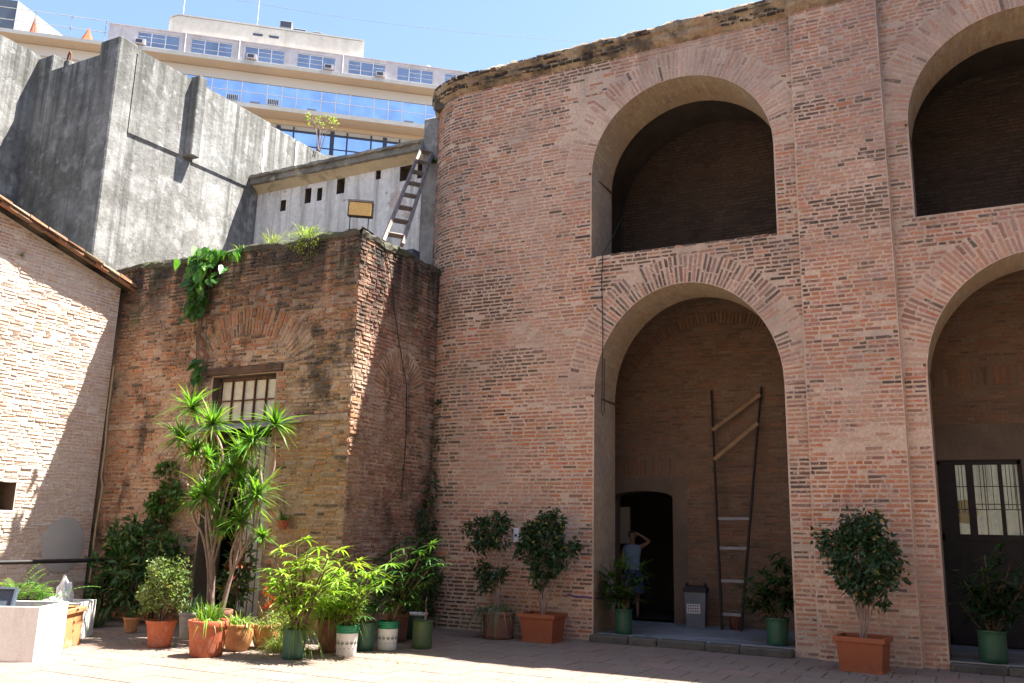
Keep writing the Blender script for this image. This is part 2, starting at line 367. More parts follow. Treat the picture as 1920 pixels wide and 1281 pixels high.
M['skirt'] = surf('blue_patterned_cotton', (.07, .09, .19), (.045, .06, .14), 14, rough=.9, bump=.2, obj=True)

# ------------------------------------------------------------------ brick laying
def unit_variants(n, seed, jit=.06):
    rr = np.random.default_rng(seed); out = []
    base = np.array([(-.5,-.5,0),(.5,-.5,0),(.5,.5,0),(-.5,.5,0),(-.5,-.5,1),(.5,-.5,1),(.5,.5,1),(-.5,.5,1)], float)
    for _ in range(n):
        b = base.copy()
        b[4:, 0] *= .955; b[4:, 1] *= .80
        b[4:, 0] += rr.uniform(-.018, .018, 4); b[4:, 1] += rr.uniform(-.10, .10, 4); b[4:, 2] += rr.uniform(-jit*2, jit*2, 4)
        b[:4, 1] += rr.uniform(-.06, .06, 4)
        out.append(b)
    return out
UNITS = unit_variants(14, 3)
QF = [(4,5,6,7),(0,1,5,4),(1,2,6,5),(2,3,7,6),(3,0,4,7)]

class Bricks:
    def __init__(s): s.fr = []; s.col = []
    def add(s, c, eu, ev, ew, col): s.fr.append((c, eu, ev, ew)); s.col.append(col)
    def panel(s, P, v0, v1, ivals, colf, course=.068, joint=.018, L=.25, proud=(.003, .012), emb=.03, miss=0.0, dv=.003, stretch=.45, wave=.008):
        n = int(round((v1 - v0) / course)); ch = (v1 - v0) / n
        for i in range(n):
            a = v0 + i * ch; vm = a + ch / 2
            for (ua, ub) in ivals(vm):
                if ub - ua < .05: continue
                u = ua - random.random() * L * .9 if ub - ua > .6 else ua
                while u < ub - .03:
                    ln = L if random.random() > stretch else L * .52
                    ln *= random.uniform(.86, 1.14)
                    p, q = max(u, ua), min(u + ln, ub)
                    if ub - q < .06: q = ub
                    u = q if q == ub else u + ln
                    if q - p < .05: continue
                    if random.random() < miss: continue
                    j = joint * random.uniform(.6, 1.4)
                    lu = max(q - p - j, .03); hv = ch - joint * random.uniform(.65, 1.35)
                    um = (p + q) / 2; vv = vm + random.uniform(-dv, dv) + wave * noise.noise(Vector((um * .55, vm * .6, v0)))
                    w0 = random.uniform(*proud)
                    if random.random() < .04: w0 -= .012
                    c = P(um, vv, -emb)
                    eu = (P(um + lu/2, vv, -emb) - P(um - lu/2, vv, -emb)); ev = (P(um, vv + hv/2, -emb) - P(um, vv - hv/2, -emb))
                    ev = ev + eu * random.uniform(-.004, .004); eu = eu + ev * random.uniform(-.08, .08)
                    ew = (P(um, vv, w0) - c)
                    cc = colf(c, um, vv)
                    if cc is not None: s.add(c, eu, ev, ew, cc)
    def ring(s, P, xc, zs, a, b, t, colf, rows=1, lim=(-1e9, 1e9), ang=(0, 180), course=.07, joint=.02, proud=(.002, .01), emb=.03, center=None):
        """radial bricks round an arch: (a,b) intrados half axes, ring thickness t"""
        # sample arc length on the mid ellipse
        N = 400; th = [R(ang[0]) + (R(ang[1]) - R(ang[0])) * i / N for i in range(N + 1)]
        pt = [(xc + a * math.cos(x), zs + b * math.sin(x)) for x in th]
        cum = [0]
        for i in range(N): cum.append(cum[-1] + math.dist(pt[i], pt[i+1]))
        n = int(cum[-1] / course); k = 0
        for i in range(n):
            s0 = (i + .5) * cum[-1] / n
            while cum[k+1] < s0: k += 1
            x = th[k]
            nx, nz = math.cos(x) / a, math.sin(x) / b; ln = math.hypot(nx, nz); nx /= ln; nz /= ln
            edges = [0.0]
            if rows == 1: edges.append(t)
            else:
                edges.append(t * random.choice((.38, .5, .62))); edges.append(t * random.uniform(.93, 1.04))
            for e0, e1 in zip(edges[:-1], edges[1:]):
                p0 = (pt[k][0] + nx * e0, pt[k][1] + nz * e0); 
                while e1 > e0 + .06 and not (lim[0] < pt[k][0] + nx * e1 < lim[1]): e1 -= .03
                if not (lim[0] < p0[0] < lim[1]) or e1 - e0 < .08: continue
                em = (e0 + e1) / 2; lu = e1 - e0 - joint * random.uniform(.4, 1.2)
                wid = (cum[-1] / n) * (1 + em / max(a, b) * .9) - joint * random.uniform(.7, 1.3)
                cx, cz = pt[k][0] + nx * em, pt[k][1] + nz * em
                rot = random.uniform(-.03, .03); rx, rz = nx - nz * rot, nz + nx * rot
                c = P(cx, cz, -emb)
                eu = P(cx + rx * lu/2, cz + rz * lu/2, -emb) - P(cx - rx * lu/2, cz - rz * lu/2, -emb)
                ev = P(cx - rz * wid/2, cz + rx * wid/2, -emb) - P(cx + rz * wid/2, cz - rx * wid/2, -emb)
                ew = P(cx, cz, random.uniform(*proud)) - c
                cc = colf(c, cx, cz)
                if cc is not None: s.add(c, eu, ev, ew, cc)
    def build(s, parent, mat, keep=300, stuff='brickwork', piece='brick', units=UNITS):
        n = len(s.fr); off = LOC[parent.name]
        Cc = np.array([f[0] for f in s.fr]); EU = np.array([f[1] for f in s.fr]); EV = np.array([f[2] for f in s.fr]); EW = np.array([f[3] for f in s.fr])
        col = np.array(s.col, dtype=np.float32)
        d = Cc - np.array(CAM); dep = d @ np.array(fw)
        px = F_PX * (d @ np.array(RT)) / dep; py = F_PX * (d @ np.array(UP)) / dep
        inv = (dep > .1) & (abs(px) < 945) & (abs(py) < 625)
        area = np.cross(EU, EV); sz = np.abs((area * d).sum(1)) / np.maximum(dep, .1) ** 3
        sz = np.where(inv, sz, 0)
        order = np.argsort(-sz); sel = order[:keep]; sel = sel[sz[sel] > 0]
        rest = np.ones(n, bool); rest[sel] = False
        var = rng.integers(0, len(units), n)
        ua = np.array(units)
        idx = np.nonzero(rest)[0]
        if len(idx):
            U = ua[var[idx]]
            vv = Cc[idx][:, None] + U[:, :, 0:1] * EU[idx][:, None] + U[:, :, 1:2] * EV[idx][:, None] + U[:, :, 2:3] * EW[idx][:, None]
            vv = vv - np.array(off)
            k = len(idx); me = bpy.data.meshes.new(stuff)
            me.vertices.add(k * 8); me.vertices.foreach_set('co', vv.astype(np.float32).ravel())
            q = (np.array(QF)[None] + (np.arange(k) * 8)[:, None, None]).astype(np.int32)
            me.loops.add(k * 20); me.loops.foreach_set('vertex_index', q.ravel())
            me.polygons.add(k * 5); me.polygons.foreach_set('loop_start', np.arange(k * 5, dtype=np.int32) * 4)
            me.update(calc_edges=True); me.shade_flat(); me.materials.append(mat)
            at = me.attributes.new('col', 'FLOAT_COLOR', 'CORNER')
            arr = np.ones((k * 20, 4), np.float32); arr[:, :3] = np.repeat(col[idx], 20, axis=0)
            at.data.foreach_set('color', arr.ravel())
            o = link(stuff, me, parent); o['kind'] = 'stuff'
        if len(sel) == 0: return
        # single pieces share a small set of meshes
        pal = col[sel[rng.integers(0, len(sel), 24)]]
        meshes = []
        for i, pc in enumerate(pal):
            mb = MB(); mb.add(units[i % len(units)], QF, tuple(pc)); meshes.append(mb.mesh(piece, mat))
        for i in sel:
            j = int(np.argmin(((pal - col[i]) ** 2).sum(1) + rng.uniform(0, .002, len(pal))))
            o = link(piece, meshes[j], parent)
            mtx = Matrix.Identity(4)
            for a, vec in enumerate((EU[i], EV[i], EW[i])):
                for b in range(3): mtx[b][a] = vec[b]
            for b in range(3): mtx[b][3] = Cc[i][b] - off[b]
            o.matrix_basis = mtx

def vn(p, s, o=0.0): return noise.noise(Vector((p[0]*s + o, p[1]*s + 7.3, p[2]*s + o*.37)))
def jitc(c, k=.10):
    g = random.uniform(1 - k, 1 + k); return tuple(max(.01, x * g * random.uniform(.96, 1.04)) for x in c)
def lerp(a, b, t): t = max(0, min(1, t)); return tuple(x + (y - x) * t for x, y in zip(a, b))

def wall_strips(mb, P, u0, u1, z0, z1, ops, col=None, flip=False, extra=()):
    """wall face with openings; op = (ua, ub, base, topfn, samples)"""
    xs = {u0, u1, *extra}
    for (a, b, base, tf, n) in ops:
        for i in range(n + 1):
            xs.add(a + (b - a) * (.5 - .5 * math.cos(math.pi * i / n)))
    xs = sorted(x for x in xs if u0 - 1e-9 <= x <= u1 + 1e-9)
    for a, b in zip(xs[:-1], xs[1:]):
        if b - a < 1e-6: continue
        mid = (a + b) / 2
        cov = sorted([o for o in ops if o[0] < mid < o[1]], key=lambda o: o[2])
        lo = [z0, z0]; segs = []
        for o in cov:
            segs.append((lo[0], lo[1], o[2], o[2])); lo = [o[3](a), o[3](b)]
        segs.append((lo[0], lo[1], z1, z1))
        for (p, q, r2, s2) in segs:
            if max(r2 - p, s2 - q) < 1e-5: continue
            vs = [P(a, p, 0), P(b, q, 0), P(b, s2, 0), P(a, r2, 0)]
            mb.add(vs, [(0, 1, 2, 3)] if not flip else [(3, 2, 1, 0)], col)
    return mb

def arch_op(xc, a, base, spring, b, n=28):
    def tf(x):
        t = min(1.0, abs(x - xc) / a); return spring + b * math.sqrt(max(0, 1 - t * t))
    return (xc - a, xc + a, base, tf, n)
def rect_op(a, b, base, top): return (a, b, base, lambda x: top, 1)

# ================================================================== SETTING: ground and courtyard
g = MB(); g.add([(-300, -200, 0), (300, -200, 0), (300, 400, 0), (-300, 400, 0)], [(0, 1, 2, 3)])
ground = g.build('ground', M['ground']); ground['kind'] = 'structure'; ground.location.z = -.03
pav = thing('courtyard_pavement', None, None, (0, 0, 0), kind='structure')
bed = MB(); bed.add([(-14.4, 1, -.012), (5, 1, -.012), (5, 13.8, -.012), (-14.4, 13.8, -.012)], [(0, 1, 2, 3)])
bed.build('mortar_bed', M['ground'], pav)
tiles = Bricks()
TS = .50
def tcol(p):
    return jitc(random.choice([(.235, .175, .138), (.23, .168, .13), (.24, .182, .146)]), .03)
yy = 4.0; row = 0
while yy < 13.55:
    xx = -14.3 + (row % 2) * TS / 2
    while xx < 4.5:
        tiles.add(V(xx + TS/2, yy + TS/2, -.03), V(TS - .008, random.uniform(-.003, .003), random.uniform(-.002, .002)), V(random.uniform(-.003, .003), TS - .008, random.uniform(-.002, .002)), V(0, 0, .03 + random.uniform(-.002, .002)), tcol(None))
        xx += TS
    yy += TS; row += 1
tu = []
for b in UNITS:
    c = b.copy(); c[4:, 0] = np.sign(c[4:, 0]) * .493; c[4:, 1] = np.sign(c[4:, 1]) * .493; c[:4, 1] = np.sign(c[:4, 1]) * .5; c[4:, 2] = 1; tu.append(c)
tiles.build(pav, M['paver'], 300, 'tile_paving', 'tile', tu)

# ================================================================== THE ARCADED BRICK BUILDING
D, RC, CX = 13.83, 1.2, -8.29
CY = D + RC; XW = CX - RC; YB = 19.2; ZT = 10.24
XR = 4.6
arc = thing('arcaded_brick_building', 'long two-storey salmon brick building with tall round arches and a rounded end', 'building', (-3, D, 0))
def PF(u, v, w):
    if u >= CX: return V(u, D - w, v)
    a = (CX - u) / RC
    if a <= math.pi / 2: return V(CX - (RC + w) * math.sin(a), CY - (RC + w) * math.cos(a), v)
    return V(XW - w, CY + (a - math.pi / 2) * RC, v)
ULEFT = CX - RC * math.pi / 2 - (YB - CY)
L1 = (-3.99, 1.575, .11, 4.0, 1.80); L2 = (1.19, 1.60, .11, 4.0, 1.74)
U1 = (-4.03, 1.60, 6.45, 8.0, 1.56); U2 = (1.19, 1.60, 6.43, 7.95, 1.56)
OPS = [arch_op(*o) for o in (L1, L2, U1, U2)]
PIL = (-2.08, -.74); PIL2 = (3.1, 4.45); PP = .11
core = MB()
wall_strips(core, PF, CX, XR, 0, ZT + .1, OPS)
for i in range(16):
    a, b = CX - RC * math.pi / 2 * i / 16, CX - RC * math.pi / 2 * (i + 1) / 16
    core.add([PF(b, 0, 0), PF(a, 0, 0), PF(a, ZT + .1, 0), PF(b, ZT + .1, 0)], [(0, 1, 2, 3)], None, True)
core.add([V(XW, YB, 0), V(XW, CY, 0), V(XW, CY, ZT + .1), V(XW, YB, ZT + .1)], [(0, 1, 2, 3)])
core.add([V(XR, D, 0), V(XR, YB, 0), V(XR, YB, ZT + .1), V(XR, D, ZT + .1)], [(0, 1, 2, 3)])
core.build('wall', M['mortar'], arc)
pil = MB()
for (a, b) in (PIL, PIL2):
    pil.box(a, b, D - PP, D + .05, 0, ZT + .05)
pil.build('pilaster_core', M['mortar'], arc)
# jambs and soffits, one metre deep
BD = D + 1.0
def curve_pts(o, n=40):
    xc, a, base, sp, b = o
    pts = [(xc - a, base)] + [(xc - a, base + (sp - base) * i / 8) for i in range(1, 9)]
    pts += [(xc - a * math.cos(math.pi * i / n), sp + b * math.sin(math.pi * i / n)) for i in range(1, n)]
    pts += [(xc + a, sp - (sp - base) * i / 8) for i in range(0, 9)]
    return pts
for o in (L1, L2, U1, U2):
    pts = curve_pts(o); mb = MB()
    for (p, q) in zip(pts[:-1], pts[1:]):
        mb.add([(p[0], D + .004, p[1]), (p[0], BD, p[1]), (q[0], BD, q[1]), (q[0], D + .004, q[1])], [(0, 1, 2, 3)])
    mb.build('arch_soffit', M['soffit_m'], arc)
# upper sills (loggia floors)
for o in (U1, U2):
    sm = MB(); sm.box(o[0] - o[1] - .02, o[0] + o[1] + .02, D + .006, BD, o[2] - .1, o[2] + .001); sm.build('loggia_sill', M['slab'], arc)

# facade bricks
def fac_col(c, u, v):
    r = random.random()
    if r < .32: b = (.41, .17, .11)
    elif r < .60: b = (.43, .185, .095)
    elif r < .80: b = (.24, .115, .08)
    elif r < .92: b = (.33, .18, .15)
    else: b = (.47, .16, .07)
    f1 = vn(c, .42, 21.0) + .5 * vn(c, 1.5, 2.0)
    if PIL[0] < u < PIL[1]: f1 -= .22
    if f1 > .30:                                                  # old plaster still clings to the bricks
        if random.random() < min(.55, (f1 - .30) * 3): return None
        b = lerp(b, (.51, .37, .30), random.uniform(.3, .75))
    if 8.7 < v < 10 and -6.1 < u < -5.2 and random.random() < .6: return None
    b = jitc(b, .13)
    wash = .05 + .7 * vn(c, .55, 3.1) + (.45 if v > 8.6 and u > -6.4 else 0)
    b = lerp(b, (.51, .37, .30), wash)
    dk = vn(c, .6, 9.0) + .8 * vn((c[0] * .5, c[1] * .5, c[2] * 2.6), 1.0, 4.2)
    pr = .03 + max(0, dk - .17) * 2.2
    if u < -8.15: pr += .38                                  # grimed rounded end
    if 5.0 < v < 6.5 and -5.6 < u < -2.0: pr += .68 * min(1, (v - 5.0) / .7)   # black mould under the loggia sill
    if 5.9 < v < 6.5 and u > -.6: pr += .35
    if v < .9 and random.random() < .3: b = lerp(b, (.24, .15, .12), .6)  # base bricks tinted darker: damp grime, with base shade painted in
    if random.random() < pr: b = lerp(b, (.05, .045, .04), random.uniform(.6, .97))
    return b
RT_ = {'L1': .50, 'L2': .50, 'U1': .52, 'U2': .52}
def cut(iv, a, b):
    out = []
    for (p, q) in iv:
        if b <= p or a >= q: out.append((p, q)); continue
        if a > p: out.append((p, a))
        if b < q: out.append((b, q))
    return out
def fac_iv(v):
    iv = [(ULEFT, XR)]
    for o, t in ((L1, .5), (L2, .5), (U1, .52), (U2, .52)):
        xc, a, base, sp, b = o
        if base < v <= sp: iv = cut(iv, xc - a - .012, xc + a + .012)
        elif sp < v < sp + b + t:
            h = (a + t) * math.sqrt(1 - ((v - sp) / (b + t)) ** 2); iv = cut(iv, xc - h, xc + h)
    for p in (PIL, PIL2): iv = cut(iv, p[0] - .01, p[1] + .01)
    return iv
fb = Bricks()
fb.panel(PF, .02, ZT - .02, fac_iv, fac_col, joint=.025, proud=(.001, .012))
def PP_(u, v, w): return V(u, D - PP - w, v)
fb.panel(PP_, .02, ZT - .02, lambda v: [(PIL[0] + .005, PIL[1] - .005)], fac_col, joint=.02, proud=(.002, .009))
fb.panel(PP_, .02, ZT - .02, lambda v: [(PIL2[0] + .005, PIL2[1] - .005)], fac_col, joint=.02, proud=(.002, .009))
for o, t, lim in ((L1, .5, (-9, PIL[0] - .02)), (L2, .5, (PIL[1] + .02, PIL2[0] - .02)), (U1, .52, (-9, PIL[0] - .02)), (U2, .52, (PIL[1] + .02, PIL2[0] - .02))):
    def ring_col(c, u, v, k_=(.5 if o[3] > 7 else .22)):
        q_ = fac_col(c, u, v); return None if q_ is None else lerp(q_, (.52, .385, .31), random.uniform(0, 2 * k_) if max(q_) > .12 else .05)
    fb.ring(PF, o[0], o[3], o[1], o[4], t, ring_col, rows=2, lim=lim, course=.066, joint=.022, proud=(.001, .009))
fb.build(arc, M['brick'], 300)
# bricks lining jambs and soffits
sb = Bricks()
def sof_col(c, u, v): return lerp(jitc(random.choice([(.36, .25, .15), (.33, .22, .14), (.41, .33, .22), (.36, .24, .17)]), .10), (.42, .34, .23), random.uniform(0, .7))
for o in (L1, L2, U1, U2):
    pts = curve_pts(o, 60); cum = [0]
    for p, q in zip(pts[:-1], pts[1:]): cum.append(cum[-1] + math.dist(p, q))
    def PS(u, v, w, pts=pts, cum=cum, xc=o[0], sp=o[3]):
        v = max(0, min(cum[-1] - 1e-6, v)); k = int(np.searchsorted(cum, v, side='right')) - 1; k = min(k, len(pts) - 2)
        t = (v - cum[k]) / max(cum[k+1] - cum[k], 1e-9)
        x = pts[k][0] + (pts[k+1][0] - pts[k][0]) * t; z = pts[k][1] + (pts[k+1][1] - pts[k][1]) * t
        dx, dz = pts[k+1][0] - pts[k][0], pts[k+1][1] - pts[k][1]; l = math.hypot(dx, dz)
        return V(x + dz / l * w, D + u, z - dx / l * w)
    hj = o[3] - o[2]
    sb.panel(PS, hj + .05, cum[-1] - hj - .05, lambda v: [(.006, .99)], sof_col, course=.075, joint=.018, L=.30, proud=(.0005, .002), emb=.02, dv=.001, wave=0, stretch=.2)
FLAT = []
for b_ in UNITS:
    c_ = b_.copy(); c_[:, 0] = np.sign(c_[:, 0]) * .5; c_[:, 1] = np.sign(c_[:, 1]) * .5; c_[4:, 2] = 1; FLAT.append(c_)
sb.build(arc, M['soffit'], 0, 'soffit_brickwork', units=FLAT)

# cornice swept round the rounded end
path = []
x = XR
while x > CX: path.append(x); x -= .09
path.append(CX)
path += [CX - RC * math.pi / 2 * i / 24 for i in range(1, 25)]
path += [CX - RC * math.pi / 2 - (YB - CY) * i / 12 for i in range(1, 13)]
prof = [(-.02, 10.20), (.03, 10.22), (.05, 10.26), (.09, 10.29), (.10, 10.36), (.10, 10.42), (.15, 10.45), (.16, 10.52), (.13, 10.57), (.03, 10.60), (-.7, 10.63)]
cm = MB(); vs = []
for i, u in enumerate(path):
    ex = 0
    for p in (PIL, PIL2):
        if p[0] - .02 <= u <= p[1] + .02: ex = PP
    for j, (ww, z) in enumerate(prof):
        q = PF(u, z, 0); jit = .045 * vn((q.x, q.y, z * 2), 2.3, j) + random.uniform(-.014, .014)
        q = PF(u, z + (jit * .8 if j > 1 else 0), ww + ex + (jit if j > 0 else 0))
        vs.append(q)
k = len(prof)
cm.add(vs, [(i*k+j, (i+1)*k+j, (i+1)*k+j+1, i*k+j+1) for i in range(len(path)-1) for j in range(k-1)], None, True)
cm.build('cornice', M['cornice'], arc)
cbk = Bricks()
def corn_col(c, u, v):
    if vn(c, 1.1, 6.0) > .12: return None
    return jitc(random.choice([(.33, .16, .08), (.24, .16, .10), (.14, .11, .08), (.38, .25, .15), (.07, .06, .05)]), .2)
cbk.panel(lambda u, v, w: PF(u, v, w + .075), 10.27, 10.41, lambda v: [(ULEFT + .1, XR)], corn_col, course=.07, joint=.016, L=.15, proud=(.01, .05), emb=.06, dv=.006)
cbk.panel(lambda u, v, w: PF(u, v, w + .12), 10.44, 10.55, lambda v: [(ULEFT + .1, XR)], corn_col, course=.055, joint=.014, L=.26, proud=(.01, .06), emb=.06, dv=.006)
cbk.build(arc, M['abrick'], 0, 'cornice_brickwork')
rf = MB(); rf.box(-9.2, XR, D + .2, YB, 10.12, 10.5); rf.box(XW, -1.45, YB, YB + .3, 0, 10.12); rf.box(.9, XR, YB, YB + .3, 0, 10.12); rf.box(-1.45, .9, YB, YB + .3, 3.2, 10.12); rf.box(-1.45, .9, YB, YB + .3, 0, .9)
rfo = rf.build('roof', M['coping'], arc)

# ---- rooms behind the arches
def room(mb, x0, x1, y0, y1, z0, z1, skip=()):
    f = {'l': [(x0,y0,z0),(x0,y1,z0),(x0,y1,z1),(x0,y0,z1)], 'r': [(x1,y0,z0),(x1,y1,z0),(x1,y1,z1),(x1,y0,z1)],
         'b': [(x0,y1,z0),(x1,y1,z0),(x1,y1,z1),(x0,y1,z1)], 'f': [(x0,y0,z0),(x1,y0,z0),(x1,y0,z1),(x0,y0,z1)],
         'd': [(x0,y0,z0),(x1,y0,z0),(x1,y1,z0),(x0,y1,z0)], 't': [(x0,y0,z1),(x1,y0,z1),(x1,y1,z1),(x0,y1,z1)]}
    for kx, q in f.items():
        if kx not in skip: mb.add(q, [(0, 1, 2, 3)])
def PYm(Y, sgn=-1):
    return lambda u, v, w: V(u, Y + sgn * w, v)
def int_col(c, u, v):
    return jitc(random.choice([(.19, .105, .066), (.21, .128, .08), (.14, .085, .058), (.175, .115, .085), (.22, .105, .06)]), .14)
ib = Bricks()
# left passage: vaulted, with a door at the back
YP = 16.4
door_op = arch_op(-5.60, .60, .11, 2.38, .13, 10)
pas = MB()
room(pas, -6.5, -1.7, BD, YP, .11, 6.3, skip=('b', 'f', 'd', 't'))
wall_strips(pas, PYm(YP), -6.5, -1.7, .11, 6.3, [door_op])
wall_strips(pas, PYm(BD), -6.5, -1.7, .11, 6.3, [arch_op(*L1)])
pas.build('passage_wall', M['imortar'], arc)
va = MB(); av, sv, bv = 2.4, 3.9, 2.25; n = 28
vp = [(-4.1 - av * math.cos(math.pi * i / n), sv + bv * math.sin(math.pi * i / n)) for i in range(n + 1)]
for p, q in zip(vp[:-1], vp[1:]):
    va.add([(p[0], BD + .003, p[1]), (p[0], YP - .003, p[1]), (q[0], YP - .003, q[1]), (q[0], BD + .003, q[1])], [(0, 1, 2, 3)], None, True)
va.build('vault', M['imortar'], arc)
def pas_iv(v):
    iv = [(-6.45, -1.75)]
    if v < 2.38: iv = cut(iv, -6.35, -4.90)
    elif v < 2.78: iv = cut(iv, -6.55, -4.68)
    elif v < 3.16: iv = cut(iv, -6.3, -4.80)
    if v > sv:
        h = av * math.sqrt(max(0, 1 - ((v - sv) / bv) ** 2)); iv = [(max(a, -4.1 - h), min(b, -4.1 + h)) for a, b in iv]
    return [q for q in iv if q[1] > q[0]]
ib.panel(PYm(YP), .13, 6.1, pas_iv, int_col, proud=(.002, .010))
for i in range(17):   # soldier course over the door
    xx = -6.2 + i * .082
    ib.add(V(xx, YP + .03, 2.96), V(0, 0, .33 + random.uniform(-.02, .02)), V(.058, 0, 0), V(0, -.04, 0), int_col(None, 0, 0))
    ib.fr[-1] = (ib.fr[-1][0], V(0, 0, .33), V(-.058, 0, 0), V(0, -.04, 0))
for s0, x0 in ((1, -6.5), (-1, -1.7)):     # side walls of the passage
    def PXm(u, v, w, x0=x0, s0=s0): return V(x0 + s0 * w, u, v)
    ib.panel(PXm, .13, 3.9, lambda v: [(BD + .01, YP - .01)], int_col, proud=(.002, .010))
plm = MB()   # plaster door surround
wall_strips(plm, PYm(YP - .012), -6.4, -4.72, .11, 2.76, [door_op])
plm.build('door_surround', M['plaster_d'], arc)
rev = MB()
dp = [(-6.2, .11), (-6.2, 2.38)] + [(-5.6 - .6 * math.cos(math.pi * i / 10), 2.38 + .13 * math.sin(math.pi * i / 10)) for i in range(1, 10)] + [(-5.0, 2.38), (-5.0, .11)]
for p, q in zip(dp[:-1], dp[1:]):
    rev.add([(p[0], YP - .012, p[1]), (p[0], YP + .4, p[1]), (q[0], YP + .4, q[1]), (q[0], YP - .012, q[1])], [(0, 1, 2, 3)])
rev.build('door_reveal', M['plaster_d'], arc)
dk = MB()
room(dk, -7.4, -4.2, YP + .4, YB - .05, .12, 3.0, skip=('f',))
wall_strips(dk, PYm(YP + .4), -7.4, -4.2, .12, 3.0, [door_op])
dk.build('dark_room', M['void'], arc)
# right passage with the glazed screen
YG = 16.0
gop = rect_op(-.47, .76, .11, 2.98)
rp = MB()
room(rp, -1.15, 3.5, BD, YG, .11, 6.3, skip=('b', 'f', 'd'))
wall_strips(rp, PYm(YG), -1.15, 3.5, .11, 6.3, [gop])
wall_strips(rp, PYm(BD), -1.15, 3.5, .11, 6.3, [arch_op(*L2)])
rp.build('passage_wall', M['imortar'], arc)
pb = MB(); wall_strips(pb, PYm(YG - .012), -1.1, 1.6, .11, 3.55, [gop]); pb.build('plaster_band', M['plaster_d'], arc)
def rp_iv(v):
    iv = [(-1.1, 3.45)]
    if v < 3.56: iv = [(1.62, 3.45)]
    elif 4.15 < v < 4.5: iv = []
    return iv
ib.panel(PYm(YG), .13, 6.2, rp_iv, int_col, proud=(.002, .010))
for i in range(54):
    xx = -1.05 + i * .083; c = int_col(None, 0, 0)
    ib.add(V(xx, YG + .03, 4.33), V(0, 0, random.uniform(.28, .32)), V(-.06, 0, 0), V(0, -.042, 0), c)
def PXr(u, v, w): return V(-1.15 + w, u, v)
ib.panel(PXr, .13, 6.2, lambda v: [(BD + .01, YG - .01)], int_col, proud=(.002, .010))
rr_ = MB()
room(rr_, -1.5, .95, YG + .18, YB + .002, .12, 3.3, skip=('f', 'b'))
wall_strips(rr_, PYm(YB - .001), -1.5, .95, .12, 3.3, [rect_op(-1.45, .9, .9, 3.2)])
wall_strips(rr_, PYm(YG + .18), -1.5, .95, .12, 3.3, [gop])
rr_.build('glazed_room', M['plaster_d'], arc)
# upper loggia chambers, each under its own vault
YL = 16.7
for (xc_, o_) in ((-4.03, U1), (1.19, U2)):
    lg = MB(); room(lg, xc_ - 2.1, xc_ + 2.1, BD, YL, 6.44, 8.0, skip=('f', 'b', 't'))
    lg.add([(xc_ - 2.1, YL, 6.44), (xc_ + 2.1, YL, 6.44), (xc_ + 2.1, YL, 10.1), (xc_ - 2.1, YL, 10.1)], [(0, 1, 2, 3)])
    wall_strips(lg, PYm(BD), xc_ - 2.1, xc_ + 2.1, 6.44, 10.1, [arch_op(*o_)])
    lg.build('loggia_wall', M['lmort'], arc)
    lv = MB(); n = 24; vp = [(xc_ - 2.1 * math.cos(math.pi * i / n), 8.0 + 2.0 * math.sin(math.pi * i / n)) for i in range(n + 1)]
    for p, q in zip(vp[:-1], vp[1:]): lv.add([(p[0], BD + .003, p[1]), (p[0], YL - .003, p[1]), (q[0], YL - .003, q[1]), (q[0], BD + .003, q[1])], [(0, 1, 2, 3)], None, True)
    lv.build('vault', M['lmort'], arc)
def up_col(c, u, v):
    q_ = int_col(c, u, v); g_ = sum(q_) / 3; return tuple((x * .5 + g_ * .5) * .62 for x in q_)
for xc_ in (-4.03, 1.19):
    def up_iv(v, xc_=xc_):
        h = 2.05 if v < 8.0 else 2.08 * math.sqrt(max(0, 1 - ((v - 8.0) / 2.0) ** 2)); return [(xc_ - h, xc_ + h)]
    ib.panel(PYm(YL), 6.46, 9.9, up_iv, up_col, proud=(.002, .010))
# crown of the lower passage vault showing as a ring on its back wall
ib.ring(PYm(YP - .02), -4.1, 3.9, 1.95, 1.8, .22, int_col, rows=1, course=.07, joint=.02, proud=(.002, .01))
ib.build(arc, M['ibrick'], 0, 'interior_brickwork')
# platforms and kerbs
for nm, (x0, x1) in (('a', (-6.5, -1.7)), ('b', (-1.15, 3.5))):
    pl = MB(); pl.box(x0, x1, BD - 1.02 + 1.0, YP if nm == 'a' else YG, .02, .115); pl.build('passage_floor', M['slab'], arc)
for o in (L1, L2):
    x = o[0] - o[1]; 
    while x < o[0] + o[1] - .1:
        ln = random.uniform(.45, .8); ln = min(ln, o[0] + o[1] - x)
        s1 = MB(); s1.cbox(x + .004, x + ln - .004, D - .2 + random.uniform(-.015, .015), D + .06, -.01, .112 + random.uniform(-.008, .004), .018); s1.build('kerb_stone', M['kerb'], arc)
        x += ln
    yv = D + .062
    for r_ in range(2):
        x = o[0] - o[1] + .002
        while x < o[0] + o[1] - .1:
            ln = min(random.uniform(.6, .95), o[0] + o[1] - x - .002)
            s1 = MB(); s1.cbox(x + .003, x + ln - .003, yv + .003, yv + .465, 0, .113 + random.uniform(-.003, .003), .006); s1.build('floor_slab', M['slab'], arc)
            x += ln
        yv += .468
# iron ties at the springings
for (xa, z) in ((U1[0] - U1[1], 8.0), (U2[0] - U2[1], 7.9), (L2[0] - L2[1], 4.15), (L1[0] - L1[1], 3.95)):
    tb = MB(); tb.bar((xa - .03, D - .03, z + .02), (xa + .012, BD - .02, z + .01), .03, .035); tb.build('iron_tie', M['rust'], arc)

